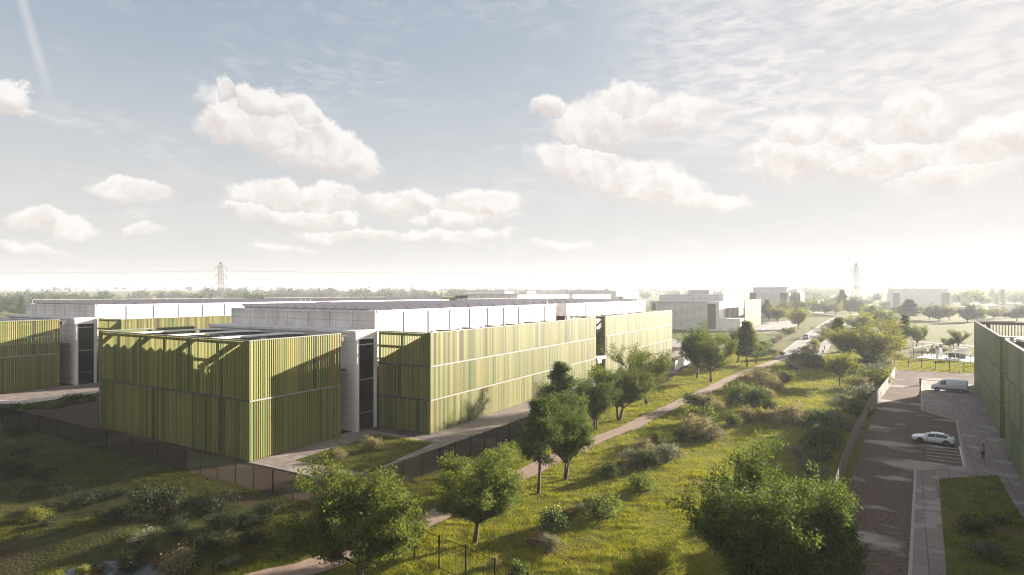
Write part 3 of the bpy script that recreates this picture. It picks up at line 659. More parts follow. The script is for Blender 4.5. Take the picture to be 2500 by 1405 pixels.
# ---------------------------------------------------------------- compound equipment
sheet('concrete_pad', [G(2236, 874.5), G(2262, 866), G(2420, 876), G(2420, 889)], .10, m_conc2, .1)
def gz(px, py, z=.1): x, y = G(px, py, z); return (x, y, z)
o = gz(2254, 871.5); r = empty('shelter', o); tag(r, 'small open shelter with sloping white roof at the left end of the pad', 'shelter')
m = MB(); m.add([(-2.6, -1.2, 2.5), (2.4, .6, 3.7), (2.4, 2.6, 3.7), (-2.6, .8, 2.5), (-2.6, -1.2, 2.7), (2.4, .6, 3.9), (2.4, 2.6, 3.9), (-2.6, .8, 2.7)], MB.BQ); m.build('roof', m_white, r)
for (x, y, h) in ((-2.5, -1, 2.5), (2.3, .7, 3.7), (-2.5, .7, 2.5), (2.3, 2.4, 3.7)):
    m = MB(); m.bar((x, y, 0), (x, y, h), .09); m.build('post', m_dark, r)
m = MB()
for k in range(14): m.box(-2.5 + k * .18, -1.02, .1, -2.45 + k * .18, -.98, 2.4)
m.build('side_screen', m_dark, r)
for (px, py, h, lab) in ((2288, 876, 3.9, 'white column with dark head on the pad, nearer of the two'), (2297, 871, 3.9, 'white column with dark head on the pad, farther of the two')):
    r = empty('vent_column', gz(px, py)); tag(r, lab, 'vent', 'white columns on the equipment pad')
    m = MB(); m.box(-.36, -.36, 0, .36, .36, h * .72); m.build('shaft', m_white, r)
    m = MB(); m.bar((0, 0, h * .72), (0, 0, h), .42, n=10); m.build('head', m_door, r)
    m = MB(); m.bar((0, 0, h), (0, 0, h + .1), .48, n=10); m.build('cap', m_white, r)
r = empty('pedestal', gz(2265, 868)); tag(r, 'short white pedestal right of the sloping shelter roof', 'pedestal')
m = MB(); m.bar((0, 0, 0), (0, 0, 1.3), .12, n=6); m.build('stem', m_dark, r); m = MB(); m.box(-.25, -.25, 1.2, .25, .25, 2.1); m.build('head', m_white, r)
r = empty('generator', gz(2350, 878)); tag(r, 'white pipe-framed plant skid with dark drum at the right end of the pad', 'generator')
m = MB()
for (x, y) in ((-1.8, -1), (1.8, -1), (1.8, 1), (-1.8, 1)): m.bar((x, y, 0), (x, y, 2.2), .1)
m.bar((-2.3, -1, 2.2), (1.8, -1, 2.2), .09); m.bar((-2.3, 1, 2.2), (1.8, 1, 2.2), .09); m.bar((1.8, -1, 2.2), (1.8, 1, 2.2), .09); m.build('frame', m_white, r)
m = MB(); m.bar((-.9, -.6, .9), (.6, -.6, .9), .75, n=12); m.build('drum', m_door, r)
m = MB(); m.box(-.9, -.7, 2.3, 1.2, .7, 3.6); m.box(-2.2, -.5, 2.3, -.9, .5, 2.9); m.build('housing', m_white, r)
r = empty('tank', gz(2337, 876)); tag(r, 'dark low tank left of the white plant skid', 'tank')
m = MB(); m.box(-2.2, -1, .3, 1.0, 1, 1.7); m.build('body', m_dark, r)
for x in (-1.8, .6):
    m = MB(); m.box(x - .15, -.9, 0, x + .15, .9, .3); m.build('foot', m_conc2, r)
r = empty('signboard', G(2247, 941) + (.14,)); tag(r, 'small brown bollard post at the corner of the paved kerb', 'bollard')
m = MB(); m.box(-.18, -.12, 0, .18, .12, 1.3); m.build('body', m_brown, r); m = MB(); m.box(-.2, -.14, 1.3, .2, .14, 1.36); m.build('cap', m_dark, r)

# ---------------------------------------------------------------- pylons and lines
def pylon(loc, rz, label):
    r = empty('pylon', loc, rz); tag(r, label, 'pylon', 'lattice pylons on the horizon')
    m = MB(); lv = [(0, 8.2), (8, 6.2), (15, 4.5), (21, 3.2), (26, 2.6), (31, 2.5), (36, 2.4), (41, 2.4), (46, 2.3), (51, 2.2), (56, 1.8), (60.5, .5)]
    for (z0, w0), (z1, w1) in zip(lv[:-1], lv[1:]):
        c0 = [(-w0, -w0, z0), (w0, -w0, z0), (w0, w0, z0), (-w0, w0, z0)]; c1 = [(-w1, -w1, z1), (w1, -w1, z1), (w1, w1, z1), (-w1, w1, z1)]
        for i in range(4):
            j = (i + 1) % 4; m.bar(c0[i], c1[i], .24, n=4); m.bar(c0[i], c1[j], .14, n=4); m.bar(c0[j], c1[i], .14, n=4); m.bar(c1[i], c1[j], .09, n=4)
    m.build('lattice', m_pylon, r)
    for z in (53.5, 43.0, 32.5):
        for s in (-1, 1):
            m = MB()
            for y in (-1.6, 1.6): m.bar((s * 2.2, y, z), (s * 7.6, 0, z - .4), .12); m.bar((s * 2.2, y, z + 2.2), (s * 7.6, 0, z - .4), .10)
            m.build('cross_arm', m_pylon, r)
            m = MB(); m.bar((s * 7.5, 0, z - .4), (s * 7.5, 0, z - 4.6), .33, n=6); m.build('insulator', m_insul, r)
    return r
P1 = POL(539, 750); P2 = POL(2090, 784)
d = (P2[0] - P1[0], P2[1] - P1[1]); rz = math.atan2(d[1], d[0]) 
# the line runs across the view, arms are seen nearly end-on turned part way
py1 = pylon((*P1, 0), YAW, 'lattice pylon on the left skyline behind the solar roofs')
py2 = copy_tree(py1); py2.location = (*P2, 0); py2['label'] = 'pale lattice pylon in the haze at the right beyond the road'
P0 = (P1[0] - d[0] * .75, P1[1] - d[1] * .75); P3 = (P2[0] + d[0] * .6, P2[1] + d[1] * .6)
for z in (53.5, 43.0, 32.5):
    for s in (-1, 1):
        m = MB(); cx, sx = -SY * 2.5 * s, CY * 2.5 * s
        for A_, B_ in ((P0, P1), (P1, P2), (P2, P3)):
            prev = None
            for k in range(25):
                t = k / 24; q = (A_[0] + (B_[0] - A_[0]) * t + cx, A_[1] + (B_[1] - A_[1]) * t + sx, z - 4.7 - 4 * t * (1 - t) * 3.2)
                if prev: m.bar(prev, q, .055, n=3)
                prev = q
        o = m.build('power_line', m_wire); tag(o, '%s conductor of the %s wire pair strung between the pylons' % (('near', 'far')[s > 0], {53.5: 'top', 43.0: 'middle', 32.5: 'lowest'}[z]), 'power line', 'overhead conductors')
#@@VEG@@
# ---------------------------------------------------------------- vegetation
def leaf_mat(name, c1, c2, trans=.45, rough=.7, rand=.12):
    return mat(name, c1, c2, 1.3, rough, rand=rand, trans=trans, spec=.12, detail=3, vcol=True)
m_leaf = leaf_mat('green_leaves', (.075, .098, .018), (.120, .140, .028))
m_leaf_dk = leaf_mat('dark_green_leaves', (.036, .055, .014), (.065, .088, .020), .35)
m_leaf_mid = leaf_mat('mid_green_leaves', (.048, .070, .014), (.085, .108, .022), .42)
m_leaf_yel = leaf_mat('yellow_green_leaves', (.125, .140, .024), (.19, .185, .038))
m_leaf_ol = leaf_mat('olive_leaves', (.150, .135, .055), (.24, .205, .095), .35)
m_leaf_br = leaf_mat('brown_red_leaves', (.085, .048, .025), (.12, .065, .03), .25)
m_leaf_sage = leaf_mat('sage_leaves', (.095, .105, .055), (.16, .165, .095), .3)
m_leaf_shade = leaf_mat('shade_dark_leaves', (.020, .026, .010), (.036, .044, .015), .25)  # leaf colour darkened to carry the deep shade of the left foreground
m_leaf_pur = leaf_mat('dusky_leaves', (.045, .036, .022), (.070, .055, .030), .25)

def leaves(P, n_per, spread, size, r, squash=.75, col=(1, 1, 1), cj=.35, flower=0.0):
    P = np.asarray(P); n = len(P) * n_per
    C = np.repeat(P, n_per, 0) + r.normal(0, 1, (n, 3)) * spread * np.array([1, 1, squash])
    nr = r.normal(0, 1, (n, 3)); nr[:, 2] = np.abs(nr[:, 2]) * 1.0 + .25; nr /= np.linalg.norm(nr, axis=1)[:, None]
    t = np.cross(nr, r.normal(0, 1, (n, 3))); t /= np.linalg.norm(t, axis=1)[:, None]; b = np.cross(nr, t)
    s = size * r.uniform(.6, 1.25, (n, 1))
    V = np.stack([C - t * s * .5, C + b * s * .30, C + t * s * .5, C - b * s * .30], 1).reshape(-1, 3)
    f = r.uniform(1 - cj, 1 + cj, (n, 1)); cc = np.array(col) * f * (1 + r.normal(0, .06, (n, 3)))
    if flower:
        fl = r.random(n) < flower; cc[fl] = np.array((7.0, 6.2, 8.5))
    return V, np.arange(n * 4).reshape(-1, 4), np.repeat(np.clip(cc, 0, 12), 4, 0)

def grow_tree(seed, h, w, trunk=.25, mains=5, levels=3, upr=.6, trunk_r=.16, lean=0.0, multi=1, conic=False, fill=1.0, wob=.25):
    """returns wood MB and tip points; crown height h and width w in metres"""
    r = np.random.default_rng(seed); segs = []; tips = []
    def branch(p, d, L, rad, lev):
        n = 4 if lev else 5; q = np.array(p, float); d = np.array(d, float)
        for i in range(n):
            d = d + r.normal(0, wob * (.5 if lev == 0 else 1), 3) * .5; d[2] += .05 * (1 if lev else 0); d /= np.linalg.norm(d)
            q2 = q + d * L / n; r0 = rad * (1 - .75 * i / n); r1 = rad * (1 - .75 * (i + 1) / n)
            segs.append((q.copy(), q2.copy(), r0, r1))
            if lev < levels and (i >= 1 or lev > 0):
                k = r.integers(1, 3) if lev else r.integers(1, 2 + (mains > 5))
                for _ in range(k):
                    a = r.uniform(0, 2 * math.pi); side = np.array([math.cos(a), math.sin(a), r.uniform(-.1, .6)])
                    nd = d * .55 + side * .8; nd /= np.linalg.norm(nd)
                    branch(q2, nd, L * r.uniform(.45, .68), r1 * .62, lev + 1)
            if lev >= levels or (lev == levels - 1 and i >= n - 2): tips.append(q2.copy())
            q = q2
    for mth in range(multi):
        a0 = r.uniform(0, 6.28); p = np.array([math.cos(a0), math.sin(a0), 0]) * (.18 if multi > 1 else 0)
        th = h * trunk; top = p + np.array([lean + (math.cos(a0) * .5 if multi > 1 else 0), math.sin(a0) * .5 if multi > 1 else 0, th])
        segs.append((p * 1.0, p + (top - p) * .12, trunk_r * 1.7, trunk_r * 1.15)); segs.append((p + (top - p) * .12, top, trunk_r * 1.15, trunk_r * .9))
        if conic:
            z = th
            segs.append((top, np.array([lean, 0, h * .97]), trunk_r * .9, .02))
            while z < h * .97:
                f = (z - th) / (h - th); L = w * .5 * (1 - f) ** 1.05 * (.55 + .45 * min(1, f * 4)) * r.uniform(.8, 1.1)
                for k in range(3):
                    a = r.uniform(0, 6.28); branch((lean * z / h, 0, z), (math.cos(a), math.sin(a), .35), max(L, .35), .05, levels - 1)
                z += h * .042
        else:
            for k in range(mains):
                a = k * 2.4 + r.uniform(-.4, .4); el = upr + r.uniform(-.25, .25)
                branch(top, (math.cos(a) * math.cos(el), math.sin(a) * math.cos(el), math.sin(el)), max(h - th, w * .5) * r.uniform(.55, .8), trunk_r * .62, 1)
            branch(top, (r.normal(0, .25), r.normal(0, .25), 1), (h - th) * (.5 + .35 * (upr > .6)), trunk_r * .7, 1)
    T = np.array(tips); zmin = h * trunk * (.9 if not conic else .95)
    lo, hi = np.percentile(T, 1, 0), np.percentile(T, 99, 0)
    cx = (lo + hi) / 2; sx = np.array([w / max(hi[0] - lo[0], .1), w / max(hi[1] - lo[1], .1)]) * .93
    sz = (h - zmin) / max(hi[2] - h * trunk, .1)
    def wp(p):
        p = np.array(p); z = p[..., 2]; k = np.clip((z - h * trunk * .6) / (h * trunk * .6 + .01), 0, 1)
        q = p.copy(); q[..., 0] = p[..., 0] * (1 + (sx[0] - 1) * k) - (cx[0] * sx[0]) * k * .7; q[..., 1] = p[..., 1] * (1 + (sx[1] - 1) * k) - (cx[1] * sx[1]) * k * .7
        q[..., 2] = np.where(z > h * trunk, h * trunk + (z - h * trunk) * np.minimum(sz, 1.6), z); return q
    m = MB()
    for (a, b, r0, r1) in segs:
        if max(r0, r1) > .006: m.bar(wp(a), wp(b), r0, r1, n=5 if r0 > .05 else 3)
    return m, wp(T)
def wood_mesh(m, name='trunk'):
    me = mesh_from(name, np.vstack(m.V), np.vstack(m.Q) if m.Q else None, np.vstack(m.T) if m.T else None, smooth=True); me.materials.append(m_bark); return me
def make_tree(seed, h, w, lm, n_per=10, size=.2, spread=.32, name='broadleaf_tree', **k):
    wood, T = grow_tree(seed, h, w, **k); r = np.random.default_rng(seed + 99)
    V, Qd, Cc = leaves(T, n_per, spread, size, r)
    zc = h * k.get('trunk', .25) * .8; keep = V.reshape(-1, 4, 3)[:, :, 2].min(1) > zc
    V = V.reshape(-1, 4, 3)[keep].reshape(-1, 3); Cc = Cc.reshape(-1, 4, 3)[keep].reshape(-1, 3); Qd = np.arange(len(V)).reshape(-1, 4)
    cm = mesh_from('crown', V, Qd, C=Cc); cm.materials.append(lm)
    return (wood_mesh(wood), cm, h, w, name)
def put_tree(proto, x, y, label, h=None, w=None, rz=0, group=None, name=None, z=None):
    wm, cm, ph, pw, nm = proto
    r = empty(name or nm, (x, y, Hs(x, y) - .05 if z is None else z), rz)
    sh = (h or ph) / ph; sw = (w or pw) / pw; r.scale = (sw, sw, sh)
    t = link(bpy.data.objects.new('trunk', wm)); c = link(bpy.data.objects.new('crown', cm)); t.parent = r; c.parent = r
    tag(r, label, 'tree', group); return r
T_open = make_tree(11, 7.4, 8.2, m_leaf, n_per=9, size=.17, spread=.20, trunk=.24, mains=6, levels=4, upr=.62, trunk_r=.20)
T_open2 = make_tree(23, 7.5, 8.4, m_leaf, n_per=9, size=.18, spread=.21, trunk=.26, mains=5, levels=4, upr=.5, trunk_r=.19, multi=2)
T_round = make_tree(31, 8.5, 9.0, m_leaf, n_per=17, size=.21, spread=.23, trunk=.2, mains=7, levels=3, upr=.6, trunk_r=.22)
T_dark = make_tree(42, 7.5, 6.8, m_leaf_mid, n_per=15, size=.19, spread=.20, trunk=.22, mains=7, levels=3, upr=.75, trunk_r=.17, multi=2)
T_slim = make_tree(57, 9.0, 3.6, m_leaf_mid, n_per=15, size=.19, spread=.20, trunk=.34, mains=4, levels=3, trunk_r=.13, conic=True, name='slender_tree')
T_pop = make_tree(58, 10.5, 4.4, m_leaf, n_per=22, size=.24, spread=.33, trunk=.26, levels=3, trunk_r=.14, conic=True, name='slender_tree')
T_big = make_tree(77, 10.2, 10.2, m_leaf_mid, n_per=17, size=.19, spread=.24, trunk=.12, mains=8, levels=4, upr=.6, trunk_r=.3, fill=1.3)
T_yel = make_tree(64, 10.0, 10.5, m_leaf_yel, n_per=16, size=.34, spread=.42, trunk=.16, mains=8, levels=3, upr=.55, trunk_r=.26)
T_pur = make_tree(65, 9.0, 7.0, m_leaf_pur, n_per=16, size=.30, spread=.38, trunk=.2, mains=7, levels=3, upr=.6, trunk_r=.2)
T_thin = make_tree(19, 7.0, 7.0, m_leaf_yel, n_per=6, size=.14, spread=.16, trunk=.2, mains=6, levels=4, upr=.7, trunk_r=.10)
T_young = make_tree(91, 6.7, 7.2, m_leaf_yel, n_per=9, size=.26, spread=.24, trunk=.27, mains=6, levels=3, upr=.55, trunk_r=.14)
T_fans = [make_tree(81, 11, 11, m_leaf, n_per=9, size=.55, spread=.6, trunk=.16, mains=6, levels=3, upr=.55, trunk_r=.25),
          make_tree(82, 12, 9, m_leaf_dk, n_per=9, size=.55, spread=.6, trunk=.14, mains=6, levels=3, upr=.7, trunk_r=.25),
          make_tree(83, 10, 12, m_leaf_yel, n_per=9, size=.55, spread=.6, trunk=.16, mains=6, levels=3, upr=.5, trunk_r=.25),
          make_tree(84, 14, 6, m_leaf_dk, n_per=14, size=.5, spread=.45, trunk=.12, levels=3, trunk_r=.2, conic=True, name='conifer')]
def PT(proto, px, py, top, wpx, label, rz=0.0, group=None, dx=0, name=None):
    """base at photo (px,py); height from crown top row, width from crown width"""
    x, y = G(px, py); d = 28240.0 / (py - 716); h = 20 - (top - 716) * d / F; w = wpx * d / F
    return put_tree(proto, x, y, label, h, w, rz, group, name)
PT(T_big, 1890, 1552, 1150, 345, 'huge bushy dark tree at the bottom right with sunlit top', 0.3)
PT(T_dark, 2010, 1530, 1255, 170, 'dark lower tree hugging the right side of the huge bushy tree', 1.2)
PT(T_thin, 1590, 1500, 1290, 190, 'thin leafy crown rising from the bottom edge left of the huge bushy tree', 2.0)
PT(T_open2, 885, 1448, 1172, 300, 'wide leafy tree hiding the footpath at the bottom, with glossy leaves', .6)
PT(T_open, 1160, 1326, 1098, 235, 'spreading tree with bare dark limbs and open crown beside the footpath', 0)
PT(T_slim, 1315, 1206, 985, 105, 'slim straight-trunked dark tree nearest the fence on the footpath edge', 1)
PT(T_dark, 1378, 1174, 992, 125, 'dark multi-stemmed tree just right of the slim straight-trunked one', 2.2)
PT(T_slim, 1368, 1085, 893, 95, 'tall pointed tree in front of the green facade, rising over the lower ledge', 2.5)
PT(T_dark, 1452, 1050, 922, 118, 'round dark tree left of the forked one beside the footpath', .4)
PT(T_open2, 1512, 1026, 905, 135, 'forked tree with spreading crown on the grass above the footpath', 1.1)
PT(T_round, 1578, 985, 852, 150, 'broad yellow-lit tree against the second green facade', 2.8)
PT(T_round, 1735, 933, 815, 120, 'large round tree right of the end of the green facade', 1.7)
PT(T_dark, 1700, 925, 805, 80, 'dark rear tree half hidden behind the large round one', .9)
PT(T_pur, 1801, 886, 806, 66, 'dusky purple-brown tree between the large round tree and the two thin trunks')
PT(T_pop, 1824, 897, 790, 58, 'tall tree on a thin straight trunk with pointed crown', 1.3)
PT(T_slim, 1846, 890, 842, 44, 'small thin tree right of the tall pointed one, before the road', 2.3)
PT(T_young, 2050, 941, 862, 88, 'lone pale-leaved young tree in the middle of the meadow', .8)
PT(T_round, 2070, 885, 806, 110, 'dark left half of the large tree clump beside the footway', 2.2)
PT(T_yel, 2118, 893, 795, 145, 'largest yellow-green tree of the clump beside the footway', .5)
PT(T_yel, 2165, 878, 815, 80, 'lower yellow-green tree at the right end of the clump', 2.6)
PT(T_pop, 2049, 862, 780, 45, 'pointed tree poking out of the left end of the clump', 0)
PT(T_round, 2238, 847, 797, 48, 'tree on thick short trunk behind the mesh enclosure', 1)
PT(T_pop, 2209, 846, 772, 30, 'slender tree left of the thick-trunked one behind the enclosure', 2)
PT(T_round, 2341, 852, 808, 42, 'small tree behind the white plant skid', 3)
PT(T_round, 2320, 850, 826, 40, 'low rounded bush-like tree left of the small one behind the skid', 4)
far_list = [(2180, 830, 784, 60, 2), (2100, 818, 765, 60, 2), (2150, 812, 758, 66, 0), (2130, 800, 752, 46, 1), (1900, 789, 749, 42, 2), (1949, 804, 754, 46, 2), (1877, 786, 736, 34, 1), (1935, 782, 744, 40, 1), (1915, 778, 738, 40, 0), (1960, 774, 734, 30, 0), (1985, 768, 735, 36, 0), (2015, 768, 738, 32, 1), (2040, 771, 738, 30, 2), (2056, 765, 711, 24, 3), (2075, 768, 728, 36, 1), (2100, 772, 738, 34, 1), (2036, 750, 726, 40, 0), (2120, 776, 745, 34, 2), (2220, 778, 734, 38, 3), (2192, 770, 746, 34, 1), (2205, 776, 744, 30, 0), (2268, 782, 746, 34, 0), (2292, 785, 750, 40, 1), (2318, 783, 747, 34, 2), (2362, 788, 747, 44, 1), (2385, 786, 752, 36, 0), (2425, 780, 753, 42, 2), (2455, 778, 760, 34, 0), (2482, 784, 748, 46, 1), (2382, 738, 722, 26, 0), (2422, 742, 714, 16, 3), (2442, 740, 717, 14, 3), (2478, 747, 727, 34, 1), (2120, 748, 733, 26, 0), (2160, 752, 738, 22, 2),
            (24, 768, 732, 42, 1), (-10, 770, 734, 40, 1), (38, 770, 745, 30, 0), (53, 772, 727, 16, 3)]
side = lambda px: ('behind the gridded gable building', 'by the road bend', 'by the right pylon', 'past the right pylon', 'above the cut-off building')[(px > 1975) + (px > 2050) + (px > 2115) + (px > 2370)] if px > 1000 else 'at the left skyline edge'
seen = {}
kindn = ('rounded green', 'dark bushy', 'pale yellow-green', 'narrow pointed')
ordn = ['first', 'second', 'third', 'fourth', 'fifth', 'sixth', 'seventh', 'eighth']
cnt = {}
for t in far_list:
    cnt.setdefault((side(t[0]), t[4]), []).append(t[0])
for i, (px, py, top, wpx, k) in enumerate(far_list):
    a = sorted(cnt[(side(px), k)]); j = a.index(px)
    lab = 'hazy %s tree %s' % (kindn[k], side(px)) + ('' if len(a) == 1 else ', %s such from the left' % ordn[j])
    PT(T_fans[k], px, py, top, wpx, lab, i * 1.3, 'hazy trees in the middle distance')

# distant woods (one mass per skyline stretch)
far_src = []
for f in T_fans:
    me = f[1]; n = len(me.vertices); v = np.empty(n * 3, np.float32); me.vertices.foreach_get('co', v); v = v.reshape(-1, 4, 3)
    sel = rng.permutation(len(v))[:520]; q = v[sel]; c = q.mean(1, keepdims=True); q = c + (q - c) * 3.2; far_src.append((q.reshape(-1, 3), f[2], f[3]))
def wood(name, items, m_):
    Vs = []; Cs = []
    for (x, y, h, w, k) in items:
        v, ph, pw = far_src[k]; a = rng.uniform(0, 6.28); ca, sa = math.cos(a), math.sin(a); z = Hs(x, y) - .6
        p = v * np.array([w / pw, w / pw, h / ph]); p = np.column_stack([p[:, 0] * ca - p[:, 1] * sa + x, p[:, 0] * sa + p[:, 1] * ca + y, p[:, 2] + z]); Vs.append(p)
        Cs.append(np.repeat(rng.uniform(.6, 1.25, (len(p) // 4, 1)) * np.array([[1, 1, 1]]) * rng.uniform(.75, 1.2), 4, 0))
    V = np.vstack(Vs); me = mesh_from(name, V, np.arange(len(V)).reshape(-1, 4), C=np.vstack(Cs)); me.materials.append(m_)
    return tag(link(bpy.data.objects.new(name, me)), kind='stuff')
def belt(px0, px1, d0, d1, n, h0, h1, clump=.5):
    it = []
    k = 0
    while len(it) < n:
        px = rng.uniform(px0, px1); d = rng.uniform(d0, d1)
        if vnoise(np.array([px / 45.]), np.array([d / 160.]), 12)[0] < clump: continue
        x, y = POL(px, d); kk = int(rng.choice(4, p=[.4, .35, .15, .1])); h = rng.uniform(h0, h1); it.append((x, y, h, h * (rng.uniform(.8, 1.3) if kk < 3 else .45), kk))
    return it
wood('woodland', belt(-500, 700, 620, 1200, 230, 10, 20, .40), m_leaf_dk)
wood('woodland', belt(500, 1500, 900, 1700, 300, 12, 25, .42), m_leaf_dk)
wood('woodland', belt(1100, 2100, 1300, 2600, 240, 10, 22, .4), m_leaf)
wood('woodland', belt(1900, 3100, 800, 2200, 300, 11, 24, .42), m_leaf)
wood('woodland', belt(-900, 2700, 2000, 3500, 260, 10, 20, .5), m_leaf_dk)

# ---------------------------------------------------------------- shrubs
def make_shrub(seed, lm, n=70, n_per=22, size=.15, flower=0.0, flat=.75, spiky=0.0):
    r = np.random.default_rng(seed); T = []; m = MB()
    lobes = [(r.normal(0, .22), r.normal(0, .22), r.uniform(.55, 1)) for _ in range(5)]
    for i in range(n):
        lx, ly, lh = lobes[i % 5]; a = r.uniform(0, 6.28); e = r.uniform(.15, 1.45); L = r.uniform(.32, .52) * (1 + spiky * r.random())
        p = np.array([lx + math.cos(a) * math.cos(e) * L, ly + math.sin(a) * math.cos(e) * L, .12 + math.sin(e) * L * 1.5 * lh * flat])
        T.append(p)
        if i % 3 == 0: m.bar((lx * .4, ly * .4, 0), p, .02, .006, n=3)
    V, Qd, Cc = leaves(T, n_per, .085, size * .55, r, squash=.9, flower=flower)
    V[:, 2] = np.maximum(V[:, 2], 0.0)
    nm = len(np.vstack(m.V)); VV = np.vstack([V, np.vstack(m.V)])
    me = mesh_from('foliage', VV, Qd, np.vstack(m.T) + len(V), C=np.vstack([Cc, np.tile((.4, .3, .2), (nm, 1))])) if False else mesh_from('foliage', V, Qd, C=Cc)
    me.materials.append(lm)
    return me, wood_mesh(m, 'stems')
SH = {'green': [make_shrub(s, m_leaf, n=90) for s in (1, 2)], 'dark': [make_shrub(s, m_leaf_dk, n=100) for s in (3, 4)], 'olive': [make_shrub(s, m_leaf_ol, n=95, size=.13) for s in (5, 6)],
      'heath': [make_shrub(21, m_leaf_shade, n=100, flat=.8), make_shrub(22, m_leaf_shade, n=90)], 'heathflower': [make_shrub(23, m_leaf_shade, n=85, flower=.06)], 'yellow': [make_shrub(7, m_leaf_yel, n=90)], 'rust': [make_shrub(8, m_leaf_br, flat=.6, n=80, size=.12)], 'sage': [make_shrub(9, m_leaf_sage, n=95, size=.14), make_shrub(12, m_leaf_sage, n=85, size=.14)], 'flower': [make_shrub(10, m_leaf_dk, n=85, flower=.10), make_shrub(11, m_leaf, n=80, flower=.08)]}
def shrub(px, py, wpx, kind, label, hf=.8, group='shrubs scattered over the meadow', z=0.0):
    x, y = G(px, py, z); d = (CAMZ - z) * F / (py - 716); w = wpx * d / F
    f, st = SH[kind][int(px) % len(SH[kind])]
    r = empty('shrub', (x, y, (Hs(x, y) - .06) if not z else z), px * .37); r.scale = (w, w, w * hf)
    a = link(bpy.data.objects.new('foliage', f)); b_ = link(bpy.data.objects.new('stems', st)); a.parent = r; b_.parent = r
    tag(r, label, 'shrub', group)
KN = {'heath': 'shade-darkened', 'heathflower': 'white-flecked shade-darkened', 'green': 'leafy green', 'dark': 'dark green', 'olive': 'sandy olive', 'yellow': 'yellow-green', 'rust': 'rusty brown', 'sage': 'grey-green', 'flower': 'white-flowered'}
SZ = lambda w: 'small' if w < 27 else ('mid-sized' if w < 40 else 'large')
